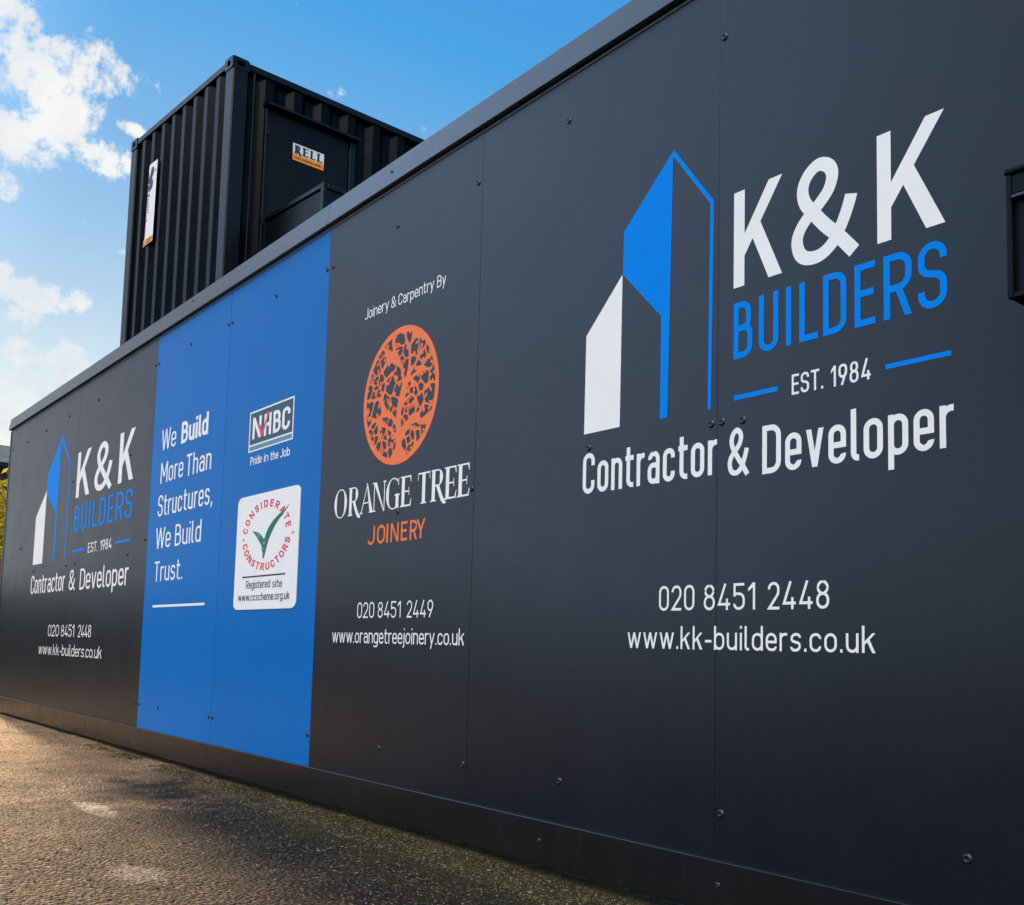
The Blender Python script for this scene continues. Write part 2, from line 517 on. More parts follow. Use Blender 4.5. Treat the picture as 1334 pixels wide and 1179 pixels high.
def glyph(ch, w, t, xh=0.73):
    h = t / 2
    L, Rx, B, T = h, w - h, h, 1 - h
    rr = max((w - t) / 2, 0.01)
    X = xh - h
    if ch in '0O':
        return [O((L, B, rr), (Rx, B, rr), (Rx, T, rr), (L, T, rr))]
    if ch == 'o':
        return [O((L, B, rr), (Rx, B, rr), (Rx, X, rr), (L, X, rr))]
    if ch == 'C':
        return [S((Rx, T - .26), (Rx, T, rr), (L, T, rr), (L, B, rr), (Rx, B, rr), (Rx, B + .26))]
    if ch == 'G':
        return [S((Rx, T - .24), (Rx, T, rr), (L, T, rr), (L, B, rr), (Rx, B, rr), (Rx, .48), (w * .55, .48))]
    if ch == 'c':
        return [S((Rx, X - .17), (Rx, X, rr), (L, X, rr), (L, B, rr), (Rx, B, rr), (Rx, B + .17))]
    if ch == 'D':
        return [O((L, B), (Rx, B, rr * 1.05), (Rx, T, rr * 1.05), (L, T))]
    if ch == 'B':
        return [O((L, B), (Rx, B, rr), (Rx, .53, rr * .8), (L, .53)), S((L, .53), (Rx - .03, .53, rr * .8), (Rx - .03, T, rr), (L, T), (L, .5))]
    if ch == 'P':
        return [S((L, 0), (L, T), (Rx, T, rr), (Rx, .45, rr), (L, .45))]
    if ch == 'R':
        return [S((L, 0), (L, T), (Rx, T, rr), (Rx, .46, rr), (L, .46)), DG(w * .52, .47, w - t * .55, 0, t)]
    if ch == 'U':
        return [S((L, 1), (L, B, rr), (Rx, B, rr), (Rx, 1))]
    if ch == 'u':
        return [S((L, xh), (L, B, rr), (Rx, B, rr), (Rx, xh)), S((Rx, 0), (Rx, xh * .5))]
    if ch == 'I':
        return [S((w / 2, 0), (w / 2, 1))]
    if ch == 'L':
        return [S((L, 1), (L, B), (w, B))]
    if ch == 'E':
        return [S((w, T), (L, T), (L, B), (w, B)), S((L, .52), (w * .93, .52))]
    if ch == 'S':
        return [S((Rx, T - .22), (Rx, T, rr), (L, T, rr), (L, .56, rr * .9), (Rx, .47, rr * .9), (Rx, B, rr), (L, B, rr), (L, B + .22))]
    if ch == 's':
        m = xh / 2
        return [S((Rx - .01, X - .13), (Rx - .01, X, rr), (L, X, rr), (L, m + .05, rr * .8), (Rx, m - .04, rr * .8), (Rx, B, rr), (L, B, rr), (L, B + .13))]
    if ch == 'T':
        return [S((0, T), (w, T)), S((w / 2, 0), (w / 2, T))]
    if ch == 'K':
        return [S((t / 2, 0), (t / 2, 1)),
                P((.2 * w, .51), (.2 * w, .28), (1.0 * w, 1), (.73 * w, 1)),
                P((.73 * w, 0), (1.0 * w, 0), (.55 * w, .616), (.40 * w, .46))]
    if ch == 'k':
        a = t * 1.25
        return [S((h, 0), (h, 1)), P((t * .8, .40), (t * .8, .40 - t * 1.2), (w, xh), (w - a, xh)),
                P((w - a, 0), (w, 0), (w * .55, .50), (w * .55 - a * .75, .50 - t * .75))]
    if ch == 'W':
        a = t * .55
        return [DG(a, 1, w * .27, 0, t), DG(w * .27, 0, w * .5, 1, t), DG(w * .5, 1, w * .73, 0, t), DG(w * .73, 0, w - a, 1, t)]
    if ch == 'w':
        a = t * .55
        return [DG(a, xh, w * .28, 0, t), DG(w * .28, 0, w * .5, xh, t), DG(w * .5, xh, w * .72, 0, t), DG(w * .72, 0, w - a, xh, t)]
    if ch == 'v':
        a = t * .55
        return [DG(a, xh, w / 2, 0, t), DG(w / 2, 0, w - a, xh, t)]
    if ch == 'V':
        a = t * .55
        return [DG(a, 1, w / 2, 0, t), DG(w / 2, 0, w - a, 1, t)]
    if ch == 'y':
        a = t * .55
        return [DG(a, xh, w * .5, .02, t), DG(w * .28, -.26, w - a, xh, t)]
    if ch == 'Y':
        a = t * .55
        return [DG(a, 1, w / 2, .42, t), DG(w / 2, .42, w - a, 1, t), S((w / 2, 0), (w / 2, .47))]
    if ch == 'M':
        return [S((h, 0), (h, 1)), S((w - h, 0), (w - h, 1)), DG(h, 1, w / 2, .3, t), DG(w / 2, .3, w - h, 1, t)]
    if ch == 'N':
        return [S((h, 0), (h, 1)), S((w - h, 0), (w - h, 1)), DG(h, 1, w - h, 0, t)]
    if ch == 'A':
        a = t * .55
        return [DG(a, 0, w / 2, 1, t), DG(w / 2, 1, w - a, 0, t), S((w * .22, .24), (w * .78, .24))]
    if ch == 'H':
        return [S((h, 0), (h, 1)), S((w - h, 0), (w - h, 1)), S((h, .51), (w - h, .51))]
    if ch == 'J':
        return [S((Rx, 1), (Rx, B, rr), (L, B, rr), (L, B + .17))]
    if ch == 'n':
        return [S((h, 0), (h, xh)), S((h, xh * .72), (h, X, rr), (Rx, X, rr), (Rx, 0))]
    if ch == 'h':
        return [S((h, 0), (h, 1)), S((h, xh * .72), (h, X, rr), (Rx, X, rr), (Rx, 0))]
    if ch == 'm':
        q = (w - t) / 4
        return [S((h, 0), (h, xh)), S((h, xh * .72), (h, X, q), (w / 2, X, q), (w / 2, 0)), S((w / 2, xh * .72), (w / 2, X, q), (Rx, X, q), (Rx, 0))]
    if ch == 'r':
        return [S((h, 0), (h, xh)), S((h, xh * .66), (h, X, w * .62), (w, X))]
    if ch == 't':
        c = w * .36
        return [S((c, .95), (c, B, min(.13, w - c)), (w, B)), S((0, X), (w, X))]
    if ch == 'l':
        return [S((h, 1), (h, B, .10), (max(w, t * 1.5), B))]
    if ch == 'i':
        return [S((w / 2, 0), (w / 2, xh)), S((w / 2, 1 - t), (w / 2, 1))]
    if ch == 'j':
        return [S((Rx, xh), (Rx, -.24 + h, .12), (Rx - .14, -.24 + h)), S((Rx, 1 - t), (Rx, 1))]
    if ch == 'a':
        return [S((L + .01, X - .13), (L + .01, X, rr), (Rx, X, rr), (Rx, 0)), S((Rx, .43), (L, .43, rr * .9), (L, B, rr), (Rx, B, rr), (Rx, B + .2))]
    if ch == 'e':
        return [S((L, .36), (Rx, .36), (Rx, X, rr), (L, X, rr), (L, B, rr), (Rx, B, rr), (Rx, B + .13))]
    if ch in 'dbpgq':
        g = [O((L, B, rr), (Rx, B, rr), (Rx, X, rr), (L, X, rr))]
        if ch == 'd':
            g.append(S((Rx, 0), (Rx, 1)))
        elif ch == 'b':
            g.append(S((h, 0), (h, 1)))
        elif ch == 'p':
            g.append(S((h, -.26), (h, xh)))
        else:
            g.append(S((Rx, xh), (Rx, -.25 + h, rr), (L, -.25 + h, rr), (L, -.12)))
        return g
    if ch == '1':
        return [S((Rx, 0), (Rx, 1)), P((Rx, 1), (Rx - h, 1), (0, .80), (0, .80 - t * 1.25), (Rx, .93 - t * .6))]
    if ch == '2':
        return [S((L, T - .22), (L, T, rr), (Rx, T, rr), (Rx, .57, .22), (L + .01, B), (w, B))]
    if ch == '4':
        return [S((w * .60, 1), (h * 1.1, .22), (w, .22)), S((w * .74, 0), (w * .74, .43))]
    if ch == '5':
        return [S((w * .95, T), (L + .01, T), (L + .01, .50)), S((L + .01, .51), (L + .03, .60, .06), (Rx, .60, rr), (Rx, B, rr), (L, B, rr), (L, B + .18))]
    if ch == '8':
        return [O((L, B, rr), (Rx, B, rr), (Rx, .53, rr), (L, .53, rr)), O((L + .02, .53, rr), (Rx - .02, .53, rr), (Rx - .02, T, rr), (L + .02, T, rr))]
    if ch == '9':
        return [O((L, .40, rr), (Rx, .40, rr), (Rx, T, rr), (L, T, rr)), DG(w * .38, 0, w - h * 1.1, .62, t)]
    if ch == '.':
        return [S((w / 2, 0), (w / 2, t * 1.15))]
    if ch == ',':
        return [P((0, t * 1.1), (t, t * 1.1), (t, 0), (t * .3, -.15), (-.02, -.15), (t * .1, 0))]
    if ch == '-':
        return [S((0, .36), (w, .36))]
    if ch == '&':
        k = w
        pts = [(a * k, b) for a, b in AMP]
        return [('R', spline(pts))]
    return []


class Sheet:
    """flat vinyl: collects polygons in wall coordinates (x, z), each stroke a hair above the last"""
    def __init__(s, y=-0.0006, step=-0.00006):
        s.v, s.f = [], []
        s.y, s.step, s.k = y, step, 0

    def poly(s, pts):
        b = len(s.v)
        yy = s.y + s.step * (s.k % 8)
        s.k += 1
        s.v += [(p[0], yy, p[1]) for p in pts]
        s.f.append(tuple(range(b, b + len(pts))))

    def strip(s, vs, fs):
        b = len(s.v)
        yy = s.y + s.step * (s.k % 8)
        s.k += 1
        n = len(vs) // 2
        s.v += [(p[0], yy + s.step * 1.6 * ((i % n) / n), p[1]) for i, p in enumerate(vs)]
        s.f += [tuple(i + b for i in f) for f in fs]

    def prims(s, prims, t, tf):
        for p in prims:
            if p[0] == 'P':
                s.poly([tf(*q) for q in p[1]])
            elif p[0] == 'R':
                vs, fs = ribbon(p[1], t)
                s.strip([tf(*q) for q in vs], fs)
            else:
                pts = fillet(p[1], p[2])
                vs, fs = ribbon(pts, t, p[2])
                s.strip([tf(*q) for q in vs], fs)

    def word(s, txt, x0, x1, z0, cap, t=0.12, gap=0.10, q=1.0, xh=0.73):
        """txt between x0 and x1 on the baseline z0; q stretches stroke widths along x"""
        target = (x1 - x0) / cap / q

        def total(wm):
            tt = 0
            for i, ch in enumerate(txt):
                tt += gwidth(ch, t, wm) + (gap * (0.5 + 0.5 * wm) if i < len(txt) - 1 else 0)
            return tt
        lo, hi = 0.2, 5.0
        for _ in range(50):
            mid = (lo + hi) / 2
            if total(mid) < target:
                lo = mid
            else:
                hi = mid
        wm = lo
        rest = target / max(total(wm), 1e-6)
        x = 0.0
        for ch in txt:
            gw = gwidth(ch, t, wm)
            if ch != ' ':
                xx = x
                s.prims(glyph(ch, gw, t, xh), t, lambda a, b: (x0 + (xx + a) * rest * cap * q, z0 + b * cap))
            x += gw + gap * (0.5 + 0.5 * wm)
        return s

    def rect(s, x0, z0, x1, z1):
        s.poly([(x0, z0), (x1, z0), (x1, z1), (x0, z1)])
        return s

    def build(s, name, m, parent, label=None):
        # faces look towards -Y
        o = mesh_obj(name, s.v, s.f, m, None)
        me = o.data
        flip = [p.index for p in me.polygons if p.normal.y > 0]
        if flip:
            for i in flip:
                me.polygons[i].flip()
            me.update()
        o.parent = parent
        if label:
            o['label'] = label
        return o


# ------------------------------------------------------------------ ground
def ground_material():
    m = bpy.data.materials.new('worn_tarmac')
    m.use_nodes = True
    t = NT(m.node_tree)
    p = t.n['Principled BSDF']
    geo = t.new('ShaderNodeNewGeometry').outputs['Position']
    sep = t.new('ShaderNodeSeparateXYZ')
    t.l.new(geo, sep.inputs[0])
    fine = t.noise(geo, 150.0, 3.0, 0.6)
    mid = t.noise(geo, 34.0, 5.0, 0.65)
    big = t.noise(geo, 1.6, 6.0, 0.6)
    vor = t.new('ShaderNodeTexVoronoi', feature='F1')
    t.l.new(geo, vor.inputs['Vector'])
    vor.inputs['Scale'].default_value = 68.0
    vsep = t.new('ShaderNodeSeparateColor')
    t.l.new(vor.outputs['Color'], vsep.inputs[0])
    # aggregate: each stone its own tone, dark binder between
    tone = t.math('POWER', vsep.outputs[0], 2.6)
    stone = t.mix(tone, (0.005, 0.004, 0.0035), (0.30, 0.22, 0.15))
    edge = t.maprange(vor.outputs['Distance'], 0.28, 0.58)
    c = t.mix(edge, stone, (0.009, 0.008, 0.007))
    vor2 = t.new('ShaderNodeTexVoronoi', feature='F1')
    t.l.new(geo, vor2.inputs['Vector'])
    vor2.inputs['Scale'].default_value = 150.0
    v2 = t.new('ShaderNodeSeparateColor')
    t.l.new(vor2.outputs['Color'], v2.inputs[0])
    c = t.mix(t.maprange(mid, 0.40, 0.62, 0.0, 0.75), c, t.mix(t.math('POWER', v2.outputs[1], 2.0), (0.007, 0.0055, 0.004), (0.13, 0.087, 0.05)))
    gain = t.math('MULTIPLY', t.maprange(big, 0.34, 0.68, 0.55, 1.6), t.maprange(t.noise(geo, 0.8, 6.0, 0.7), 0.4, 0.7, 0.75, 1.5))
    flat = None
    for (px, py, rx, ry) in ((-3.26, -1.08, 0.17, 0.085), (-4.55, -0.83, 0.30, 0.06)):
        dx = t.math('DIVIDE', t.math('SUBTRACT', sep.outputs[0], px), rx)
        dy = t.math('DIVIDE', t.math('SUBTRACT', sep.outputs[1], py), ry)
        rad = t.math('ADD', t.math('MULTIPLY', dx, dx), t.math('MULTIPLY', dy, dy))
        rad = t.math('ADD', rad, t.math('MULTIPLY', t.math('SUBTRACT', mid, 0.5), 2.6))
        patch = t.maprange(rad, 1.15, 0.35, 0.0, 0.85)
        c = t.mix(patch, c, (0.30, 0.24, 0.18))
        flat = t.math('MAXIMUM', flat, patch) if flat is not None else patch
    # paler, sandier towards the open end, with the sunlit patch brightened in the colour
    sun_wash = t.math('ADD', t.maprange(sep.outputs[0], -3.4, -7.2), t.math('MULTIPLY', t.math('SUBTRACT', t.noise(geo, 1.9, 7.0, 0.7), 0.5), 2.2))
    sun_wash = t.maprange(sun_wash, 0.3, 1.1)
    gain = t.math('MULTIPLY', gain, t.math('MULTIPLY_ADD', sun_wash, 5.0, 0.66))
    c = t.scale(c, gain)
    c = t.mix(t.math('MULTIPLY', sun_wash, 0.6), c, t.mix(fine, (0.18, 0.098, 0.042), (0.78, 0.45, 0.20)))
    unseen_grass = t.math('ADD', t.maprange(sep.outputs[0], -11.6, -12.6), t.maprange(sep.outputs[1], -6.0, -8.0))  # dark ground out of view, added to dim the hoarding's reflections
    unseen_grass = t.math('ADD', unseen_grass, t.math('MULTIPLY', t.math('SUBTRACT', big, 0.5), 0.8))
    c = t.mix(t.maprange(unseen_grass, 0.4, 0.6), c, t.mix(mid, (0.012, 0.016, 0.005), (0.035, 0.042, 0.014)))
    # moss close to the hoarding, and the hoarding's shadow deepened in the ground colour
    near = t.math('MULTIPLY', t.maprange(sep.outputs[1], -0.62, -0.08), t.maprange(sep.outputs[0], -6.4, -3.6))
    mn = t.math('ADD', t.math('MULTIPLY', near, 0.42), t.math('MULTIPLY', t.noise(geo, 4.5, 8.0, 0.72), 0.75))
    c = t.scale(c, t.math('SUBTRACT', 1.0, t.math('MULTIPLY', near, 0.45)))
    c = t.mix(t.maprange(mn, 0.50, 0.76, 0.0, 0.85), c, t.mix(fine, (0.016, 0.017, 0.004), (0.075, 0.062, 0.010)))
    t.l.new(c, p.inputs['Base Color'])
    t.l.new(t.maprange(mid, 0.3, 0.7, 0.62, 0.85), p.inputs['Roughness'])
    p.inputs['Specular IOR Level'].default_value = 0.2
    hgt = t.math('ADD', t.math('MULTIPLY', vor.outputs['Distance'], -0.8), t.math('ADD', t.math('MULTIPLY', mid, 0.5), t.math('MULTIPLY', t.math('ADD', fine, v2.outputs[2]), 0.15)))
    b = t.new('ShaderNodeBump')
    b.inputs['Strength'].default_value = 1.0
    b.inputs['Distance'].default_value = 0.03
    hgt = t.math('MULTIPLY', hgt, t.math('SUBTRACT', 1.0, t.math('MULTIPLY', flat, 0.7)))
    t.l.new(hgt, b.inputs['Height'])
    t.l.new(b.outputs[0], p.inputs['Normal'])
    return m


def ground():
    # one sheet: fine and gently uneven near the hoarding, coarse out to the horizon
    def axis(lo, hi, step, far):
        a = [lo + i * step for i in range(int(round((hi - lo) / step)) + 1)]
        d, x = step, a[0]
        left = []
        while x > -far:
            d *= 1.6
            x -= d
            left.append(x)
        d, x = step, a[-1]
        right = []
        while x < far:
            d *= 1.6
            x += d
            right.append(x)
        return left[::-1] + a + right
    xs = axis(-13.0, -1.0, 0.05, 1500)
    ys = axis(-2.4, 0.3, 0.05, 1500)
    import mathutils
    vs = []
    for x in xs:
        for y in ys:
            z = 0.0
            if -14 < x < 0.5 and -3.2 < y < 0.3:
                f = 1.0 if (-13 <= x <= -1 and -2.4 <= y <= 0.3) else 0.4
                nz = mathutils.noise.fractal(Vector((x * 1.1, y * 1.1, 0.3)), 0.9, 2.1, 4)
                z = f * (0.010 * nz - 0.006) + 0.004 * f * mathutils.noise.noise(Vector((x * 6, y * 6, 2.0)))
            vs.append((x, y, z))
    ny = len(ys)
    fs = [(i * ny + j, (i + 1) * ny + j, (i + 1) * ny + j + 1, i * ny + j + 1) for i in range(len(xs) - 1) for j in range(ny - 1)]
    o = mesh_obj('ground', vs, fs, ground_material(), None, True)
    o['kind'] = 'structure'
    return o


ground()

# ------------------------------------------------------------------ hoarding
HB = Vector((-4.4, 0.0, 0.0))
H = thing('hoarding', HB, 'long charcoal and blue panelled site hoarding printed with white, blue and orange signs', 'hoarding')


def hpart(mb_or_sheet, name, m, label=None, smooth=False):
    o = mb_or_sheet.build(name, m, H) if isinstance(mb_or_sheet, Sheet) else mb_or_sheet.build(name, m, H, smooth)
    for v in o.data.vertices:
        v.co -= HB
    o.data.update()
    if label:
        o['label'] = label
    return o


JOINTS = [-10.63, -10.05, -8.305, -6.553, -5.363, -4.203, -2.985, -1.825, -0.655, 0.515, 1.685]
ZB, ZT, ZTOP = 0.166, 2.718, 2.849
for i in range(len(JOINTS) - 1):
    a, b = JOINTS[i], JOINTS[i + 1]
    isblue = i in (3, 4)
    gl_, gr_ = [0.0016 if q_ == 4 else 0.0006 if q_ > 6 else 0.001 for q_ in (i, i + 1)]
    mb = MB().box((a + gl_, 0.0, ZB - 0.06), (b - gr_, 0.022, ZT + 0.015), 0.0005)
    hpart(mb, 'panel', MAT['blue'] if isblue else MAT['charcoal'], 'plain bright blue panel' if isblue else None)
# backing boards and frame behind the joints
hpart(MB().box((JOINTS[0] + 0.01, 0.0225, 0.03), (JOINTS[-1] - 0.01, 0.14, ZT + 0.02)), 'backing', MAT['void'])
# end return and corner trim on the far left
hpart(MB().box((JOINTS[0] - 0.022, -0.005, 0.02), (JOINTS[0] - 0.001, 0.16, ZT + 0.004), 0.003), 'corner_trim', MAT['coping'])
# top trim strip
hpart(MB().box((JOINTS[0], -0.0035, ZT - 0.0005), (JOINTS[-1], -0.0002, ZT + 0.007), 0.0006), 'top_trim', MAT['trim'])
# coping lengths
CJ = [-10.66, -8.305, -6.553, -5.363, -4.203, -1.825, 0.515, 1.70]
for a, b in zip(CJ[:-1], CJ[1:]):
    pr_ = [(-0.022, ZT + 0.014), (-0.025, ZT + 0.016), (-0.008, ZTOP - 0.006), (-0.004, ZTOP - 0.003), (0.17, ZTOP - 0.003), (0.17, ZT + 0.014)]
    mb = MB()
    mb.add([(a + 0.0012, y, z) for y, z in pr_] + [(b - 0.0012, y, z) for y, z in pr_],
           [(i, i + 6, (i + 1) % 6 + 6, (i + 1) % 6) for i in range(6)] + [(0, 1, 2, 3, 4, 5), (11, 10, 9, 8, 7, 6)])
    hpart(mb, 'coping', MAT['coping'])
# skirting lengths
SJ = [-10.64, -7.62, -5.362, -2.4, 0.515, 1.69]
for a, b in zip(SJ[:-1], SJ[1:]):
    hpart(MB().box((a + 0.001, -0.014, 0.026), (b - 0.001, -0.0006, ZB), 0.0022), 'skirting', MAT['skirting'])

# bolts
BOLTS = [(-9.962, 2.523), (-9.314, 2.528), (-8.598, 2.535), (-7.82, 2.533), (-10.508, 2.519), (-8.373, 1.967), (-6.996, 1.995), (-6.934, 1.3),
         (-8.424, 1.298), (-8.187, 1.301), (-9.95, 1.526), (-6.599, 1.377), (-9.438, 1.294), (-9.944, 0.339), (-8.867, 0.326), (-7.63, 0.32),
         (-6.609, 0.316), (-6.53, 0.315), (-6.187, 0.313), (-5.388, 0.31), (-5.339, 0.31), (-4.226, 0.307), (-4.777, 2.54), (-5.96, 2.548),
         (-5.391, 2.534), (-5.339, 2.533), (-4.224, 2.523), (-4.168, 2.521), (-6.518, 2.54), (-6.58, 2.542), (-3.013, 2.523), (-3.596, 2.537),
         (-2.491, 2.56), (-1.807, 2.537), (-3.006, 0.299), (-2.471, 0.301), (-1.803, 0.291), (-1.111, 0.291), (-3.598, 0.304), (-1.846, 1.385),
         (-1.808, 1.385), (-1.734, 1.378), (-2.361, 1.388), (-3.517, 1.282), (-3.0, 1.323), (-0.63, 2.537), (-0.63, 1.385), (0.0, 0.3), (0.0, 2.54)]


def bolt_mesh(r):
    prof = [(0.34, 0.20), (0.42, 0.20), (0.46, 0.34), (0.72, 0.27), (0.92, 0.13), (1.0, 0.0)]
    n = 18
    vs, fs = [], []
    for (rad, hh) in prof:
        for i in range(n):
            a = 2 * math.pi * i / n
            vs.append((r * rad * math.cos(a), -r * hh * 1.35, r * rad * math.sin(a)))
    for k in range(len(prof) - 1):
        for i in range(n):
            j = (i + 1) % n
            fs.append((k * n + i, (k + 1) * n + i, (k + 1) * n + j, k * n + j))
    c = len(vs)
    vs.append((0, -r * 0.10, 0))
    for i in range(n):
        fs.append((c, i, (i + 1) % n))
    return vs, fs


bv, bf = bolt_mesh(0.0122)
b0 = mesh_obj('bolt', bv, bf, MAT['bolt'], H, True, Vector((BOLTS[0][0], 0, BOLTS[0][1])) - HB)
rb = random.Random(3)
for (x, z) in BOLTS[1:]:
    b = b0.copy()
    COL.objects.link(b)
    b.parent = H
    b.location = Vector((x, 0.0, z)) - HB
    b.rotation_euler = (0, rb.uniform(0, 6.28), 0)
b0s = b0.copy()
for (x, z, y) in [(-7.603, 0.1, -0.014), (-5.34, 0.1, -0.014), (-2.55, 0.1, -0.014), (-1.80, 0.102, -0.014), (-5.935, 2.81, -0.0125), (-3.634, 2.79, -0.016)]:
    b = b0.copy()
    COL.objects.link(b)
    b.parent = H
    b.location = Vector((x, y, z)) - HB
    b.scale = (0.72, 0.72, 0.72)
bpy.data.objects.remove(b0s)

# ---- the two builders' signs (large on the right, small on the far left)
for big in (True, False):
    if big:
        fx = lambda x: x
        tow = lambda x, z: (x, z)
        q = 1.0
    else:
        # emblem of the small sign keeps its own proportions
        def tow(x, z):
            return (-9.472 + (x + 2.383) * (1.015 / 0.537), 1.351 + (z - 1.436) * (1.053 / 0.829))
        q = 1.72
    s = Sheet()
    s.poly([tow(*p) for p in [(-2.381, 1.767), (-2.216, 1.932), (-2.218, 1.436), (-2.383, 1.436)]])
    hpart(s, 'emblem', MAT['white'], 'white slanted tower shape')
    s = Sheet()
    if big:
        A, Bp = (-2.001, 2.266), (-2.004, 2.247)
        s.poly([(-2.212, 2.073), (-2.214, 1.931), (-2.046, 1.753), (-2.046, 1.433), (-2.016, 1.433), (-2.004, 2.247), (-2.001, 2.266)])
        s.poly([(-2.001, 2.266), (-2.004, 2.247), (-1.856, 2.046), (-1.842, 2.050)])
        s.poly([(-1.856, 2.046), (-1.860, 1.430), (-1.848, 1.430), (-1.842, 2.050)])
    else:
        s.poly([(-9.149, 2.118), (-9.160, 1.951), (-8.826, 1.757), (-8.832, 1.356), (-8.776, 1.356), (-8.790, 2.35), (-8.771, 2.406)])
        s.poly([(-8.771, 2.406), (-8.788, 2.355), (-8.490, 2.135), (-8.466, 2.141)])
        s.poly([(-8.490, 2.135), (-8.490, 1.362), (-8.452, 1.362), (-8.466, 2.141)])
    hpart(s, 'emblem', MAT['sky_blue'], 'bright blue tower outline shape')
    s = Sheet()
    if big:
        s.word('K', -1.7685, -1.6035, 1.764, 0.2805, 0.135)
        s.word('&', -1.574, -1.362, 1.760, 0.2825, 0.128)
        s.word('K', -1.3185, -1.142, 1.757, 0.2805, 0.135)
    else:
        s.word('K', -8.27, -7.915, 1.821, 0.361, 0.128, q=q)
        s.word('&', -7.80, -7.36, 1.816, 0.365, 0.12, q=q)
        s.word('K', -7.235, -6.912, 1.819, 0.361, 0.128, q=q)
    hpart(s, 'lettering', MAT['white'], 'large white initials with an ampersand')
    s = Sheet()
    bl = dict(zip('BUILDERS', [(-1.767, -1.702), (-1.680, -1.615), (-1.5905, -1.5735), (-1.548, -1.490), (-1.475, -1.406), (-1.383, -1.325), (-1.3025, -1.228), (-1.212, -1.140)]))
    for ch, (a, b) in bl.items():
        if big:
            s.word(ch, a, b, 1.557, 0.162, 0.105)
        else:
            k = lambda x: -8.272 + (x + 1.767) * (1.385 / 0.627)
            s.word(ch, k(a), k(b), 1.553, 0.204, 0.10, q=1.9)
    hpart(s, 'lettering', MAT['sky_blue'], 'bright blue capital lettering')
    s = Sheet()
    if big:
        s.rect(-1.765, 1.439, -1.617, 1.4525)
    else:
        s.rect(-8.268, 1.391, -7.952, 1.409)
    hpart(s, 'rule_line', MAT['sky_blue'], 'short bright blue dash left of the date')
    s = Sheet()
    if big:
        s.rect(-1.299, 1.4335, -1.132, 1.4455)
    else:
        s.rect(-7.21, 1.391, -6.884, 1.409)
    hpart(s, 'rule_line', MAT['sky_blue'], 'bright blue dash right of the date')
    s = Sheet()
    if big:
        s.word('EST.', -1.572, -1.475, 1.4195, 0.055, 0.115)
        s.word('1984', -1.452, -1.339, 1.4175, 0.055, 0.115, gap=.13)
    else:
        s.word('EST.', -7.856, -7.615, 1.364, 0.0755, 0.105, q=1.75)
        s.word('1984', -7.555, -7.29, 1.364, 0.0765, 0.105, q=1.75)
    hpart(s, 'lettering', MAT['white'], 'small white date lettering')
    s = Sheet()
    if big:
        s.word('Contractor', -2.385, -1.824, 1.2365, 0.134, 0.116, gap=.10, xh=.755)
        s.word('&', -1.785, -1.709, 1.224, 0.136, 0.11)
        s.word('Developer', -1.667, -1.128, 1.217, 0.133, 0.116, gap=.10, xh=.755)
    else:
        s.word('Contractor', -9.485, -8.42, 1.096, 0.160, 0.108, q=1.5, gap=.085, xh=.755)
        s.word('&', -8.31, -8.13, 1.094, 0.162, 0.10, q=1.5)
        s.word('Developer', -8.013, -6.888, 1.091, 0.160, 0.108, q=1.5, gap=.085, xh=.755)
    hpart(s, 'lettering', MAT['white'], 'white trade description lettering')
    s = Sheet()
    if big:
        s.word('020', -2.04, -1.903, 0.851, 0.0735, 0.10, gap=.13)
        s.word('8451', -1.868, -1.689, 0.850, 0.0735, 0.10, gap=.13)
        s.word('2448', -1.647, -1.459, 0.849, 0.0735, 0.10, gap=.13)
    else:
        s.word('020', -8.825, -8.50, 0.733, 0.0935, 0.095, q=1.5)
        s.word('8451', -8.44, -8.08, 0.732, 0.0935, 0.095, q=1.5)
        s.word('2448', -7.975, -7.65, 0.731, 0.0935, 0.095, q=1.5)
    hpart(s, 'lettering', MAT['white'], 'thin white telephone number')
    s = Sheet()
    if big:
        s.word('www.kk-builders.co.uk', -2.169, -1.331, 0.739, 0.0665, 0.105, gap=.115, xh=.72)
    else:
        s.word('www.kk-builders.co.uk', -9.085, -7.364, 0.583, 0.088, 0.095, q=1.5, gap=.09, xh=.72)
    hpart(s, 'lettering', MAT['white'], 'thin white web address')

# ---- slogan on the left blue panel
for line in ([('We', -6.385, -6.13, 1.937, 0.134, .06)], [('More', -6.37, -5.98, 1.722, 0.134, .1), ('Than', -5.933, -5.543, 1.717, 0.134, .1)],
             [('Structures,', -6.386, -5.50, 1.509, 0.137, .1)], [('We', -6.393, -6.13, 1.302, 0.133, .06), ('Build', -6.055, -5.640, 1.301, 0.133, .1)],
             [('Trust.', -6.387, -5.903, 1.093, 0.128, .1)]):
    s = Sheet()
    for (wd_, xa_, xb_, zz_, cp_, gp_) in line:
        s.word(wd_, xa_, xb_, zz_, cp_, 0.096, gap=gp_, q=1.5)
    hpart(s, 'lettering', MAT['white'], 'thin white slogan lettering')
hpart(Sheet().rect(-6.383, 0.930, -5.536, 0.944), 'rule_line', MAT['white'], 'thin white line under the slogan')
s = Sheet()
s.word('Build', -6.042, -5.617, 1.933, 0.136, 0.165, q=1.45, gap=.06)
hpart(s, 'lettering', MAT['white'], 'bold white word in the slogan')

# ---- house-building council badge on the second blue panel
s = Sheet(-0.0005)
s.rect(-5.036, 1.738, -4.513, 1.958)
plate = hpart(s, 'badge', MAT['white'], 'slate blue badge with white border and red tick')


def sub(sh, name, m, par, label=None):
    o = hpart(sh, name, m, label)
    o.parent = par
    return o


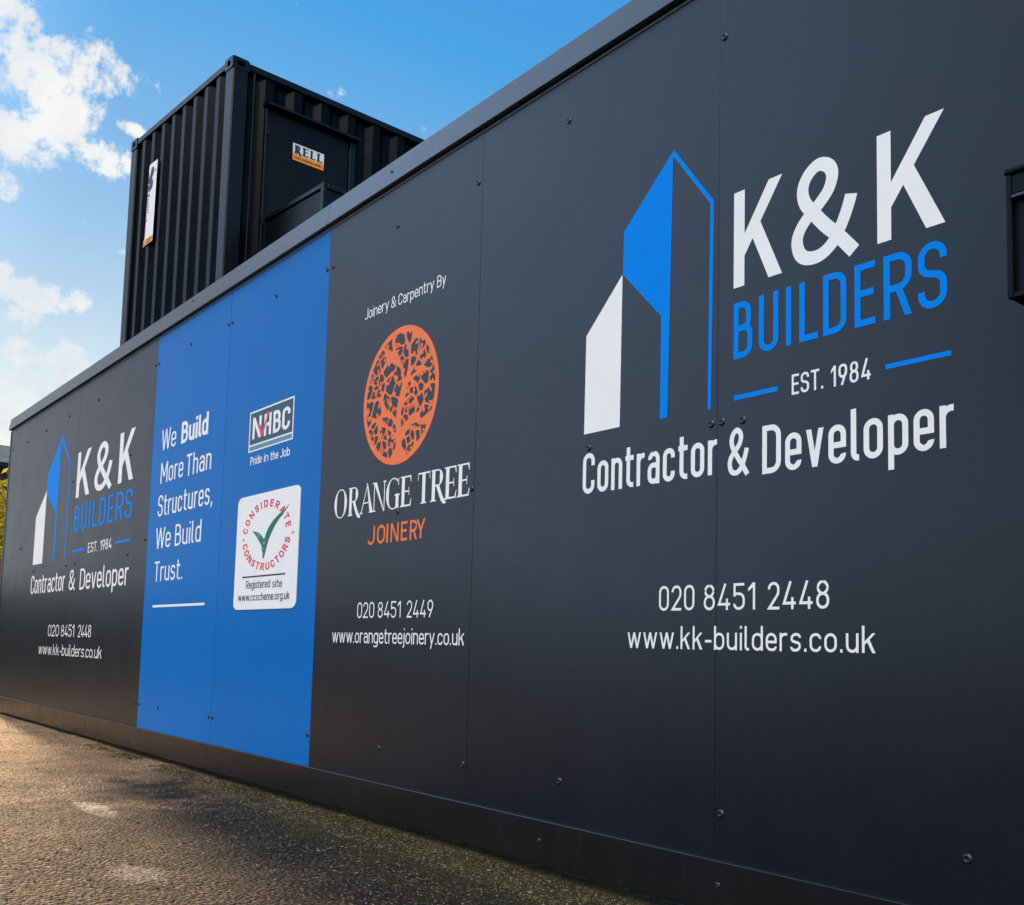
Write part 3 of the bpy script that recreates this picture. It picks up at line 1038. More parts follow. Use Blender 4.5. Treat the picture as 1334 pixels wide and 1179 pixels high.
s = Sheet(-0.0010)
s.rect(-5.024, 1.7775, -4.524, 1.949)
sub(s, 'field', MAT['slate'], plate)
s = Sheet(-0.0010)
s.rect(-5.024, 1.746, -4.524, 1.768)
sub(s, 'strip', MAT['pale'], plate)
s = Sheet(-0.0016)
s.word('N', -4.992, -4.885, 1.805, 0.117, 0.16, q=1.45)
s.word('H', -4.850, -4.765, 1.802, 0.117, 0.16, q=1.45)
s.word('B', -4.742, -4.655, 1.800, 0.117, 0.16, q=1.45)
s.word('C', -4.640, -4.550, 1.799, 0.117, 0.16, q=1.45)
sub(s, 'lettering', MAT['white'], plate)
s = Sheet(-0.0024)
s.poly([(-4.928, 1.884), (-4.895, 1.872), (-4.868, 1.828), (-4.884, 1.800), (-4.905, 1.842)])
s.poly([(-4.884, 1.800), (-4.868, 1.806), (-4.812, 1.885), (-4.795, 1.931), (-4.815, 1.925), (-4.835, 1.885), (-4.872, 1.832)])
sub(s, 'tick', MAT['pinkred'], plate)
s = Sheet()
s.word('Pride', -5.004, -4.862, 1.665, 0.046, 0.125, q=1.4, gap=.07)
s.word('in', -4.836, -4.784, 1.664, 0.045, 0.125, q=1.4, gap=.07)
s.word('the', -4.758, -4.668, 1.662, 0.045, 0.125, q=1.4, gap=.07)
s.word('Job', -4.645, -4.537, 1.660, 0.046, 0.125, q=1.4, gap=.07)
hpart(s, 'lettering', MAT['white'], 'small white motto under the slate blue badge')

# ---- considerate scheme notice
NX0, NX1, NZ0, NZ1 = -5.128, -4.397, 0.896, 1.499
r = 0.035
rx = r * 1.5
pts = []
for (cx, cz, a0) in ((NX1 - rx, NZ0 + r, -90), (NX1 - rx, NZ1 - r, 0), (NX0 + rx, NZ1 - r, 90), (NX0 + rx, NZ0 + r, 180)):
    for k in range(7):
        a = R(a0 + 15 * k)
        pts.append((cx + rx * math.cos(a), cz + r * math.sin(a)))
mb = MB()
n = len(pts)
mb.add([(x, -0.003, z) for x, z in pts] + [(x, -0.0004, z) for x, z in pts],
       [tuple(range(n))] + [(i, i + n, (i + 1) % n + n, (i + 1) % n) for i in range(n)])
notice = hpart(mb, 'notice', MAT['white'], 'white rounded notice with red ring of lettering and green tick')
s = Sheet(-0.0036)
CXN, CZN, RR, CAPN = -4.765, 1.2775, 0.1825, 0.038
KX = 0.2875 / 0.1825


def ring_text(txt, a0, a1, inward):
    ws = [gwidth(c, .20, 1.75) for c in txt]
    tot = sum(ws)
    n = len(txt)
    free = abs(R(a1 - a0)) * (RR - CAPN / 2) / CAPN - tot
    g = free / (n - 1)
    x = 0
    for c, wd in zip(txt, ws):
        def tf(px, pz, x=x):
            arc = (x + px) * CAPN / (RR - CAPN / 2)
            if not inward:
                a = R(a0) - arc
                rad = RR - CAPN + pz * CAPN
            else:
                a = R(a0) + arc
                rad = RR - pz * CAPN
            return (CXN + rad * math.cos(a) * KX, CZN + rad * math.sin(a))
        s.prims(glyph(c, wd, .20), .20, tf)
        x += wd + g


ring_text('CONSIDERATE', 172, 8, False)
ring_text('CONSTRUCTORS', 192, 350, True)
s.rect(-4.468, 1.262, -4.452, 1.273)
sub(s, 'lettering', MAT['red'], notice, 'ring of red capital lettering')
s = Sheet(-0.0036)
for k, (o, wd) in enumerate(((0.0, 0.016), (0.30, 0.015), (0.58, 0.015), (0.86, 0.013))):
    z_in = 1.255 - o * 0.098 + 0.0
    L = [(-4.930 + o * 0.03, 1.306 - 0.012 * o), (-4.86, 1.293 - 0.03 * o), (-4.815 + o * 0.012, 1.270 - 0.055 * o), (-4.781, z_in - 0.012)]
    Rr_ = [(-4.781, z_in - 0.012), (-4.735 + o * 0.008, 1.305 - 0.055 * o), (-4.66 + o * 0.012, 1.352 - 0.025 * o), (-4.582 + 0.01 * o, 1.382 - 0.012 * o)]
    pl = spline(L, 5)
    vs, fs = ribbon(pl, [wd * (0.12 + 0.88 * i / (len(pl) - 1)) for i in range(len(pl))])
    s.strip(vs, fs)
    pl = spline(Rr_, 5)
    vs, fs = ribbon(pl, [wd * (1.0 - 0.75 * i / (len(pl) - 1)) for i in range(len(pl))])
    s.strip(vs, fs)
s.poly([(-4.807, 1.205), (-4.781, 1.168), (-4.752, 1.205), (-4.779, 1.180)])
s.poly([(-4.600, 1.370), (-4.585, 1.362), (-4.513, 1.409), (-4.517, 1.411)])
sub(s, 'tick', MAT['green'], notice, 'dark green striped tick')
s = Sheet(-0.0036)
s.rect(-5.027, 1.063, -4.523, 1.071)
s.rect(-5.043, 1.262, -5.029, 1.273)
s.word('Registered', -4.977, -4.688, 1.005, 0.041, 0.115, q=1.45, gap=.07)
s.word('site', -4.662, -4.552, 1.003, 0.041, 0.115, q=1.45, gap=.07)
s.word('www.ccscheme.org.uk', -5.07, -4.464, 0.941, 0.040, 0.12, q=1.45, gap=.07)
sub(s, 'lettering', MAT['navy'], notice, 'two lines of small navy lettering under a rule')

# ---- joinery sign
s = Sheet()
s.word('Joinery', -3.846, -3.643, 2.180, 0.050, 0.105, gap=.07, q=1.1)
s.word('&', -3.626, -3.582, 2.178, 0.050, 0.105, q=1.0)
s.word('Carpentry', -3.568, -3.297, 2.176, 0.050, 0.105, gap=.07, q=1.1)
s.word('By', -3.276, -3.212, 2.174, 0.050, 0.105, gap=.07, q=1.1)
hpart(s, 'lettering', MAT['white'], 'small white lettering above the orange tree disc')

TREE = {'trunk': [(0.03, -0.97), (0.03, -0.73), (0.01, -0.48), (0.01, -0.19), (0.08, 0.03), (0.15, 0.17)],
        'tU': [(0.15, 0.17), (0.22, 0.29), (0.25, 0.46), (0.23, 0.62), (0.15, 0.77), (0.08, 0.91)],
        'tUr': [(0.23, 0.62), (0.28, 0.74), (0.32, 0.89)],
        'lm': [(0.08, 0.03), (0.1, 0.18), (0.04, 0.39), (-0.08, 0.59), (-0.22, 0.78), (-0.2, 0.93)],
        'lm2': [(-0.08, 0.57), (-0.33, 0.72), (-0.5, 0.78)],
        'lm3': [(0.04, 0.41), (-0.13, 0.52), (-0.39, 0.51), (-0.51, 0.42)],
        'rm': [(0.11, 0.04), (0.21, 0.16), (0.41, 0.23), (0.61, 0.25), (0.81, 0.23)],
        'rm2': [(0.28, 0.18), (0.44, 0.08), (0.53, -0.05), (0.73, -0.02), (0.85, 0.07)],
        'ru': [(0.24, 0.25), (0.37, 0.36), (0.5, 0.48), (0.63, 0.57), (0.69, 0.67)],
        'ru2': [(0.41, 0.31), (0.58, 0.32), (0.74, 0.43), (0.83, 0.43)],
        'll': [(-0.01, -0.44), (-0.19, -0.27), (-0.41, -0.23), (-0.63, -0.26), (-0.78, -0.32), (-0.85, -0.39)],
        'll2': [(-0.07, -0.35), (-0.3, -0.2), (-0.48, -0.01), (-0.62, 0.06), (-0.85, 0.04)],
        'll3': [(-0.48, -0.01), (-0.4, 0.16), (-0.34, 0.31), (-0.19, 0.38)],
        'rl': [(0.05, -0.58), (0.18, -0.45), (0.38, -0.41), (0.55, -0.32), (0.64, -0.2)],
        'rl2': [(0.22, -0.45), (0.42, -0.45), (0.62, -0.44), (0.78, -0.38)],
        'bl1': [(-0.0, -0.63), (-0.17, -0.49), (-0.4, -0.38), (-0.51, -0.46), (-0.42, -0.67)],
        'bl2': [(-0.32, -0.39), (-0.28, -0.57), (-0.3, -0.73)],
        'br': [(0.09, -0.68), (0.22, -0.53), (0.39, -0.54), (0.47, -0.7), (0.38, -0.84)],
        'br2': [(0.36, -0.53), (0.56, -0.57), (0.6, -0.67)],
        'cr1': [(0.06, -0.2), (0.16, -0.1), (0.33, -0.05), (0.47, -0.16), (0.45, -0.3), (0.31, -0.36)],
        'cr2': [(0.07, -0.08), (0.25, 0.06), (0.39, 0.07)]}
TCX, TCZ, TRX, TRZ = -3.534, 1.780, 0.293, 0.2955
tt = lambda x, z: (TCX + x * TRX, TCZ + z * TRZ)
s = Sheet(-0.0006)
s.poly([tt(math.cos(2 * math.pi * i / 96), math.sin(2 * math.pi * i / 96)) for i in range(96)])
disc = hpart(s, 'emblem', MAT['orange'], 'orange disc of a branching tree')
occ = []
for nme, pl in TREE.items():
    sp = spline(pl, 8)
    n = len(sp)
    w0, w1 = (0.17, 0.09) if nme == 'trunk' else (0.075, 0.03) if nme in ('ll', 'lm', 'rm', 'tU', 'rl') else (0.048, 0.026)
    for i, p in enumerate(sp):
        occ.append((p[0], p[1], (w0 + (w1 - w0) * i / (n - 1)) / 2))
for k in range(8):       # roots
    f = k / 7
    occ.append((-.20 + .23 * f, -.96 + .22 * f, .05))
    occ.append((.26 - .23 * f, -.96 + .22 * f, .05))


def clear(p):
    return min(min(math.hypot(q[0] - p[0], q[1] - p[1]) - q[2] for q in occ), 0.915 - math.hypot(*p))


rt = random.Random(14)
seeds = []
for it in range(6000):
    a, rad = rt.uniform(0, 6.283), 0.90 * math.sqrt(rt.random())
    p = (rad * math.cos(a), rad * math.sin(a))
    sp_ = rt.choice((0.10, 0.13, 0.17, 0.21)) if it < 400 else 0.10
    if clear(p) > 0.020 and all(math.hypot(p[0] - q[0], p[1] - q[1]) > max(sp_, q[2]) for q in seeds):
        seeds.append((p[0], p[1], sp_))
holes = []
s = Sheet(-0.0012, -0.00002)
for p in seeds:
    ph, k2 = rt.uniform(0, 6.28), rt.choice((2, 3, 3, 4))
    ph2, k3 = rt.uniform(0, 6.28), rt.choice((5, 6, 7))
    poly = []
    for i in range(48):
        a = 2 * math.pi * i / 48
        ux, uy = math.cos(a), math.sin(a)
        rr_ = 0.004
        lim = (0.04 + p[2] * .80) * (1 + .30 * math.sin(k2 * a + ph) + .24 * math.sin(k3 * a + ph2))
        while rr_ < lim:
            q = (p[0] + ux * (rr_ + .004), p[1] + uy * (rr_ + .004))
            if clear(q) < 0.003 or any(math.hypot(q[0] - o[0], q[1] - o[1]) - o[2] * .55 < math.hypot(q[0] - p[0], q[1] - p[1]) - p[2] * .55 + 0.026 for o in seeds if o is not p and abs(o[0] - p[0]) < .5 and abs(o[1] - p[1]) < .5):
                break
            rr_ += .004
        poly.append(tt(p[0] + ux * rr_, p[1] + uy * rr_))
    s.poly(poly)
    holes.append((p, poly))
sub(s, 'background_pattern', MAT['charcoal'], disc, 'charcoal gaps between the orange branches')

s = Sheet(-0.0018, -0.00002)
for (p, poly) in holes:
    pc = tt(p[0], p[1])
    for _ in range(rt.choice((1, 2, 2, 3)) if p[2] > .12 else rt.choice((0, 1, 1))):
        v = rt.choice(poly)
        ang = math.atan2((pc[1] - v[1]), (pc[0] - v[0])) + rt.uniform(-.7, .7)
        d = math.hypot(pc[0] - v[0], pc[1] - v[1])
        ll, lw = max(.012, d * rt.uniform(.55, .95)), rt.uniform(.005, .0085)
        s.poly([(v[0] + ll * u * math.cos(ang) - lw * q * math.sin(ang), v[1] + ll * u * math.sin(ang) + lw * q * math.cos(ang))
                for u, q in ((-.25, .3), (.2, .75), (.5, 1), (.8, .75), (1, 0), (.8, -.75), (.5, -1), (.2, -.75), (-.25, -.3))])
sub(s, 'foliage', MAT['orange'], disc, 'orange leaves between the branches')

# serif capitals
s = Sheet()
OTZ, OTC = 1.299, 0.127


def serif(ch, x0, x1, z0=OTZ, cap=OTC, th=0.20, tn=0.055, sh=None):
    """thick-and-thin capital between x0 and x1; th, tn in units of the letter's width"""
    wd = x1 - x0
    th = sh['th'] if sh else 0.0225 / wd
    tn = sh['tn'] if sh else 0.0065 / wd
    hz = sh['hz'] if sh else 0.048
    tf = lambda a, b: (x0 + a * wd, z0 + b * cap)
    pl = lambda *p: s.poly([tf(*k) for k in p])
    sl = hz * (2.2 if sh else 1.0)

    def stem(c, a=0.0, b=1.0, serif_w=1.6, t=th):
        pl((c - t / 2, a), (c + t / 2, a), (c + t / 2, b), (c - t / 2, b))

    def foot(c, zz, t=th, k=1.0):
        e = t / 2 + (0.011 / wd if not sh else sh['ft']) * k
        up = 1 if zz < 0.5 else -1
        pl((c - e, zz), (c + e, zz), (c + e * .92, zz + up * sl * .5), (c + t / 2, zz + up * sl * 1.2), (c - t / 2, zz + up * sl * 1.2), (c - e * .92, zz + up * sl * .5))

    def bowl(cx, cz, rx, rz, a0, a1, thick, thin, n=26):
        pts, ws = [], []
        for i in range(n + 1):
            a = R(a0 + (a1 - a0) * i / n)
            k = abs(math.cos(a))
            tx = thin + (thick - thin) * k ** 1.6
            pts.append((a, tx))
        o, inn = [], []
        for a, tx in pts:
            o.append(tf(cx + rx * math.cos(a), cz + rz * math.sin(a)))
            inn.append(tf(cx + (rx - tx) * math.cos(a), cz + (rz - hz * .8) * math.sin(a)))
        vs = o + inn
        m = len(o)
        s.strip(vs, [(i, m + i, m + i + 1, i + 1) for i in range(m - 1)])

    if ch == 'O':
        bowl(.5, .5, .5, .525, 0, 360, th, tn, 48)
    elif ch == 'I':
        stem(.5)
        foot(.5, 0)
        foot(.5, 1)
    elif ch == 'R':
        c = .16 + th / 2
        stem(c)
        foot(c, 0)
        foot(c, 1, k=.6)
        pl((c, 1 - hz), (.52, 1 - hz), (.52, 1), (c, 1))
        pl((c, .47), (.52, .47), (.52, .47 + hz), (c, .47 + hz))
        bowl(.50, .735, .30, .265, -90, 90, th, tn)
        pts = [(.50, .50), (.62, .28), (.76, .06), (.90, -.06), (1.0, -.07)]
        sp = spline([tf(*k) for k in pts], 6)
        n = len(sp)
        vs, fs = ribbon(sp, [(th * (1.0 if i < n * .6 else 1.0 - .75 * (i / n - .6) / .4)) * wd * .85 for i in range(n)])
        s.strip(vs, fs)
    elif ch == 'A':
        pl((.10, 0), (.10 + tn, 0), (.54, 1.02), (.50, 1.02))
        pl((.46, 1.04), (.52, 1.04), (.92, 0), (.92 - th * 1.15, 0))
        pl((.26, .34), (.74, .34), (.74, .34 + hz * .8), (.26, .34 + hz * .8))
        foot(.10 + tn / 2, 0, tn)
        foot(.92 - th * .55, 0, th)
    elif ch == 'N':
        stem(.12, 0, 1, t=tn)
        stem(.88, -.02, 1, t=tn)
        pl((.06, 1), (.06 + th * 1.1, 1), (.90, -.03), (.84, -.03))
        foot(.12, 0, tn)
        foot(.88, 1, tn)
        pl((-.04, 1), (.2, 1), (.2, 1 - hz * .8), (-.04, 1 - hz * .8))
    elif ch == 'G':
        bowl(.52, .5, .52, .525, 52, 318, th, tn, 36)
        stem(.90 - th / 2, .0, .42)
        foot(.90 - th / 2, .42)
        pl((.86, 1.0), (.90, 1.0), (.90, .74), (.84, .78))
        pl((.84, .10), (.92, .10), (.92, .02), (.80, .03))
    elif ch in 'EL':
        c = .18 + th / 2
        stem(c)
        foot(c, 0)
        foot(c, 1)
        pl((c, 0), (.94, 0), (1.0, .24), (.96, .24), (.86, hz * 1.2), (c, hz * 1.2))
        if ch == 'E':
            pl((c, 1), (.94, 1), (.97, .78), (.93, .78), (.85, 1 - hz * 1.1), (c, 1 - hz * 1.1))
            pl((c, .47), (.76, .47), (.76, .47 + hz), (c, .47 + hz))
            pl((.76, .36), (.80, .36), (.80, .62), (.76, .62))
    elif ch == 'T':
        stem(.5)
        foot(.5, 0)
        pl((.02, 1.0), (.98, 1.0), (.98, 1 - hz * 1.1), (.02, 1 - hz * 1.1))
        pl((.02, 1 - hz), (.06, 1 - hz), (.03, .76), (-.01, .76))
        pl((.94, 1 - hz), (.98, 1 - hz), (1.01, .76), (.97, .76))


for ch, a, b in (('O', -4.062, -3.938), ('R', -3.946, -3.815), ('A', -3.836, -3.700), ('N', -3.724, -3.606), ('G', -3.615, -3.495), ('E', -3.509, -3.409),
                 ('T', -3.372, -3.276), ('R', -3.290, -3.162), ('E', -3.190, -3.093), ('E', -3.105, -3.008)):
    serif(ch, a + .04 * (b - a), b - .04 * (b - a))
hpart(s, 'lettering', MAT['white'], 'white serif capitals under the orange disc')
s = Sheet()
for ch, a, b in (('J', -3.747, -3.690), ('O', -3.672, -3.606), ('I', -3.596, -3.582), ('N', -3.562, -3.500), ('E', -3.482, -3.434), ('R', -3.416, -3.362), ('Y', -3.368, -3.303)):
    s.word(ch, a, b, 1.158, 0.080, 0.135, q=1.1)
hpart(s, 'lettering', MAT['orange'], 'orange capital lettering')
s = Sheet()
s.word('020', -3.814, -3.672, 0.843, 0.068, 0.095, gap=.12)
s.word('8451', -3.643, -3.464, 0.8425, 0.068, 0.095, gap=.12)
s.word('2449', -3.418, -3.231, 0.842, 0.069, 0.095, gap=.12)
hpart(s, 'lettering', MAT['white'], 'thin white telephone number')
s = Sheet()
s.word('www.orangetreejoinery.co.uk', -4.028, -3.018, 0.735, 0.063, 0.10, gap=.085, q=1.08, xh=.72)
hpart(s, 'lettering', MAT['white'], 'thin white web address')

# ------------------------------------------------------------------ shipping container behind the hoarding
PSI = 0.072
CA = Vector((-8.9793, 1.367, 6.4013))
CW, CL, CH = 2.438, 6.058, 2.591


def corrugated(mb, axis, a0, a1, z0, z1, face, sign, first, pitch, outer, slope, depth):
    """sheet running along an axis from a0 to a1; first = start of an outer flat"""
    inner = pitch - outer - 2 * slope
    prof = []
    k = math.floor((a0 - first) / pitch) - 1
    a = first + k * pitch
    while a < a1 + pitch:
        prof += [(a, 0), (a + outer, 0), (a + outer + slope, depth), (a + outer + slope + inner, depth)]
        a += pitch

    def at(x):
        for (p, d), (q, e) in zip(prof[:-1], prof[1:]):
            if p <= x <= q:
                return d + (e - d) * (x - p) / max(q - p, 1e-9)
        return 0
    pts = [(a0, at(a0))] + [p for p in prof if a0 < p[0] < a1] + [(a1, at(a1))]
    vs = []
    for z in (z0, z1):
        for (p, d) in pts:
            vs.append((p, face - sign * d, z) if axis == 'x' else (face - sign * d, p, z))
    n = len(pts)
    fs = [(i, i + 1, n + i + 1, n + i) for i in range(n - 1)]
    mb.add(vs, fs)


def casting(mb, x, y, z, sx, sy, top):
    """hollow corner block with slotted holes in its two outer faces and its top; x,y,z = outer corner, sx,sy point inwards"""
    lx, ly, lz = 0.162, 0.178, 0.118
    x1, y1 = x + sx * lx, y + sy * ly
    zt, zb = (z, z - lz) if top else (z + lz, z)

    def holed(o, u, v, lu, lv, ru, rv):
        n = 24
        oc, ic = [], []
        for i in range(n):
            a = 2 * math.pi * (i + .5) / n
            c, sn = math.cos(a), math.sin(a)
            k = 1 / max(abs(c), abs(sn))
            oc.append(o + u * (lu / 2 + lu / 2 * c * k) + v * (lv / 2 + lv / 2 * sn * k))
            ic.append(o + u * (lu / 2 + ru * math.copysign(abs(c) ** .7, c)) + v * (lv / 2 + rv * math.copysign(abs(sn) ** .7, sn)))
        mb.add(oc + ic, [(i, (i + 1) % n, n + (i + 1) % n, n + i) for i in range(n)])
        nrm = u.cross(v).normalized()
        cen = Vector(((x + x1) / 2, (y + y1) / 2, (zt + zb) / 2))
        if (cen - o).dot(nrm) < 0:
            nrm = -nrm
        mb.add(ic + [p + nrm * 0.022 for p in ic], [(i, (i + 1) % n, n + (i + 1) % n, n + i) for i in range(n)])
    X, Y, Z = Vector((sx, 0, 0)), Vector((0, sy, 0)), Vector((0, 0, 1))
    holed(Vector((x, y, zb)), Y, Z, ly, lz, 0.040, 0.024)
    holed(Vector((x, y, zb)), X, Z, lx, lz, 0.032, 0.030)
    holed(Vector((x, y, zt if top else zb)), X, Y, lx, ly, 0.032, 0.062)
    q = zb if top else zt
    mb.add([(x, y, q), (x1, y, q), (x1, y1, q), (x, y1, q)], [(0, 1, 2, 3)])
    mb.add([(x1, y, zb), (x1, y1, zb), (x1, y1, zt), (x1, y, zt)], [(0, 1, 2, 3)])
    mb.add([(x, y1, zb), (x1, y1, zb), (x1, y1, zt), (x, y1, zt)], [(0, 1, 2, 3)])


def container(base, label):
    K = thing('shipping_container', base, label, 'container', PSI)
    zt = CH
    # posts, rails
    for (px, py, ex, ey) in ((0, 0, -.152, .168), (-CW, 0, .152, .168), (0, CL, -.152, -.168), (-CW, CL, .152, -.168)):
        MB().box((px - math.copysign(.006, ex) * -1 * -1, py + math.copysign(.006, ey), .118), (px + ex, py + ey, zt - .118), .012).build('corner_post', MAT['cframe'], K)
        for top in (True, False):
            mb = MB()
            casting(mb, px, py, zt if top else 0, math.copysign(1, ex), math.copysign(1, ey), top)
            mb.build('corner_casting', MAT['cframe'], K)
    for zz0, zz1 in ((zt - .085, zt - .016), (.02, .15)):
        MB().box((-.006, .178, zz0), (-.066, CL - .178, zz1), .006).build('rail', MAT['cframe'], K)
        MB().box((-CW + .006, .178, zz0), (-CW + .066, CL - .178, zz1), .006).build('rail', MAT['cframe'], K)
        MB().box((-.162, .006, zz0), (-CW + .162, .066, zz1), .006).build('rail', MAT['cframe'], K)
        MB().box((-.162, CL - .006, zz0), (-CW + .162, CL - .066, zz1), .006).build('rail', MAT['cframe'], K)
    mb = MB()
    corrugated(mb, 'x', -CW + .15, -.15, .15, zt - .085, .018, -1, -.365, .2545, .072, .066, .045)
    mb.build('end_panel', MAT['cblack'], K)
    mb = MB()
    corrugated(mb, 'x', -CW + .15, -.15, .15, zt - .085, CL - .018, 1, -.365, .2545, .072, .066, .045)
    mb.build('end_panel', MAT['cblack'], K)
    mb = MB()
    corrugated(mb, 'y', .16, CL - .16, .15, zt - .085, -.022, 1, .363, .3155, .094, .066, .05)
    mb.build('side_panel', MAT['cblack'], K)
    mb = MB()
    corrugated(mb, 'y', .16, CL - .16, .15, zt - .085, -CW + .022, -1, .363, .3155, .094, .066, .05)
    mb.build('side_panel', MAT['cblack'], K)
    MB().box((-.05, .05, zt - .03), (-CW + .05, CL - .05, zt - .02)).build('roof', MAT['cblack'], K)
    MB().box((-.05, .05, .10), (-CW + .05, CL - .05, .125)).build('floor', MAT['cblack'], K)
    return K


cb_ = CA - Vector((0, 0, CH))
K = container(cb_, 'black corrugated shipping container with a steel door standing above the hoarding')
Z = lambda dz: CH + dz
# door set in the side
dr = MB().box((-.075, .405, .16), (-.006, 1.325, Z(-.405)), .004).build('door', MAT['cdoor'], K)
fr = MB()
fr.box((-.08, .372, .14), (.004, .400, Z(-.392)), .003)
fr.box((-.08, 1.332, .14), (.010, 1.405, Z(-.392)), .004)
fr.box((-.08, .400, Z(-.402)), (.002, 1.332, Z(-.386)), .002)
fr.build('door_frame', MAT['cframe'], K)
hd = MB()
hd.add([(-.03, .352, Z(-.335)), (-.03, 1.425, Z(-.335)), (.075, 1.425, Z(-.36)), (.075, .352, Z(-.36)), (-.03, .352, Z(-.385)), (-.03, 1.425, Z(-.385)), (.075, 1.425, Z(-.385)), (.075, .352, Z(-.385))],
       [(0, 1, 2, 3), (7, 6, 5, 4), (3, 2, 6, 7), (0, 3, 7, 4), (1, 5, 6, 2), (0, 4, 5, 1)])
hd.build('door_hood', MAT['cframe'], K)
for hz_ in (-.62, -1.55, -2.25):
    MB().tube((.010, .396, Z(hz_) - .05), (.010, .396, Z(hz_) + .05), .011).build('hinge', MAT['cframe'], K)
MB().box((-.006, 1.22, Z(-1.48)), (.04, 1.26, Z(-1.34)), .006).build('door_handle', MAT['bolt'], K)
# thin conduit beside the corner post
MB().tube((.0, .232, .16), (.0, .232, Z(-.1)), .012).build('pipe', MAT['cframe'], K)


class SideSheet(Sheet):
    """vinyl on the side face: sheet coordinates (y, z), facing +X"""
    def build(s, name, m, parent, label=None):
        vs = [(-q[1], q[0], q[2]) for q in s.v]
        o = mesh_obj(name, vs, s.f, m, None)
        me = o.data
        for p in me.polygons:
            if p.normal.x < 0:
                p.flip()
        me.update()
        o.parent = parent
        if label:
            o['label'] = label
        return o


s = SideSheet(.002)
s.rect(.681, Z(-.818), 1.036, Z(-.642))
sign = s.build('sign', MAT['white'], K, 'white and amber sign with navy lettering on the door')
s = SideSheet(.0010)
s.rect(.681, Z(-.818), 1.036, Z(-.749))
s.build('band', MAT['amber'], sign)
s = SideSheet(.0004)
sh = dict(th=.30, tn=.13, hz=.09, ft=.10)
for ch, a, b in (('R', .690, .782), ('E', .782, .862), ('L', .868, .940), ('L', .946, 1.022)):
    serif(ch, a, b, Z(-.742), .086, sh=sh)
s.build('lettering', MAT['navy'], sign)
s = SideSheet(.0004)
rr_ = random.Random(5)
x = .70
while x < 1.015:
    wd = rr_.uniform(.006, .014)
    s.rect(x, Z(-.797), x + wd, Z(-.797 + rr_.choice((.022, .024, .018))))
    x += wd + rr_.choice((.004, .005, .012))
s.build('small_print', mat('brown_ink', (0.12, 0.03, 0.01), .5), sign)

# tall banner on the end panel
s = Sheet(-.004)
bx = lambda u: -u
s.poly([(-1.890, Z(-1.325)), (-1.670, Z(-1.325)), (-1.655, Z(-.475)), (-1.855, Z(-.475)), (-1.865, Z(-.50))])
ban = s.build('banner', MAT['white'], K, 'tall white banner with navy figure and amber foot')
s = Sheet(-.0046)
s.poly([(-1.915, Z(-1.40)), (-1.87, Z(-1.385)), (-1.672, Z(-1.385)), (-1.670, Z(-1.318)), (-1.908, Z(-1.318))])
s.build('band', MAT['amber'], ban)
s = Sheet(-.0052)
s.poly([(-1.775 + .042 * math.cos(k * .45), Z(-.565) + .045 * math.sin(k * .45)) for k in range(14)])
s.strip(*ribbon(spline([(-1.80, Z(-.56)), (-1.77, Z(-.575)), (-1.80, Z(-.615)), (-1.83, Z(-.66)), (-1.79, Z(-.69)), (-1.79, Z(-.735)), (-1.86, Z(-.755))], 6), .075))
s.rect(-1.86, Z(-.845), -1.82, Z(-.815))
s.rect(-1.83, Z(-1.345), -1.69, Z(-1.335))
s.rect(-1.84, Z(-1.37), -1.72, Z(-1.357))
s.rect(-1.70, Z(-.60), -1.68, Z(-.57))
s.build('figure', MAT['navy'], ban)
s = Sheet(-.0052)
for k in range(6):
    s.rect(-1.865 + .003 * k, Z(-.88 - .03 * k), -1.835 + .003 * k, Z(-.862 - .03 * k))
s.build('lettering', MAT['sky_blue'], ban)
s = Sheet(-.0052)
s.poly([(-1.885, Z(-1.13)), (-1.86, Z(-1.12)), (-1.84, Z(-1.09)), (-1.86, Z(-1.10))])
s.poly([(-1.888, Z(-1.30)), (-1.880, Z(-1.30)), (-1.858, Z(-.56)), (-1.866, Z(-.56))])
s.build('stripe', MAT['red'], ban)

# ---- landing outside the door, with sheeted guard rails
rz = CH - 1.521
LP = thing('access_landing', cb_, 'black steel landing with sheeted guard rails outside the container door', 'landing', PSI)
MB().box((.012, .40, .02), (1.09, 2.0, .08), .005).build('deck', MAT['cframe'], LP)
gp = MB()
gp.box((.03, .408, .10), (1.06, .414, rz - .055))
gp.build('guard_panel', MAT['cdoor'], LP)
MB().box((1.078, .44, .10), (1.084, 1.96, rz - .055)).build('guard_panel', MAT['cdoor'], LP)
MB().box((.02, .39, rz - .045), (1.05, .43, rz), .004).build('handrail', MAT['cframe'], LP)
MB().box((1.06, .44, rz - .045), (1.10, 1.99, rz), .004).build('handrail', MAT['cframe'], LP)
for (x, y) in ((1.08, .41), (1.08, 1.98)):
    MB().box((x - .022, y - .022, -(cb_.z)), (x + .022, y + .022, rz + .004), .004).build('post', MAT['cframe'], LP)

# ---- steel gantry that carries the container (hidden behind the hoarding)
G = thing('support_frame', (cb_.x, cb_.y, 0), 'dark steel gantry frame carrying the container behind the hoarding', 'gantry', PSI)
hh = cb_.z
for (x, y) in ((-.1, .1), (-CW + .1, .1), (-.1, CL - .1), (-CW + .1, CL - .1)):
    MB().box((x - .08, y - .08, 0), (x + .08, y + .08, hh - .2), .006).build('post', MAT['cframe'], G)
for x in (-.1, -CW + .1):
    MB().box((x - .07, .02, hh - .2), (x + .07, CL - .02, hh), .006).build('beam', MAT['cframe'], G)

# the stacked unit stands a touch out of square (racked by about two degrees)
for root_ in (K, LP, G):
    for o_ in list(root_.children_recursive):
        for v_ in o_.data.vertices:
            v_.co.x += 0.0342 * v_.co.y
        o_.data.update()

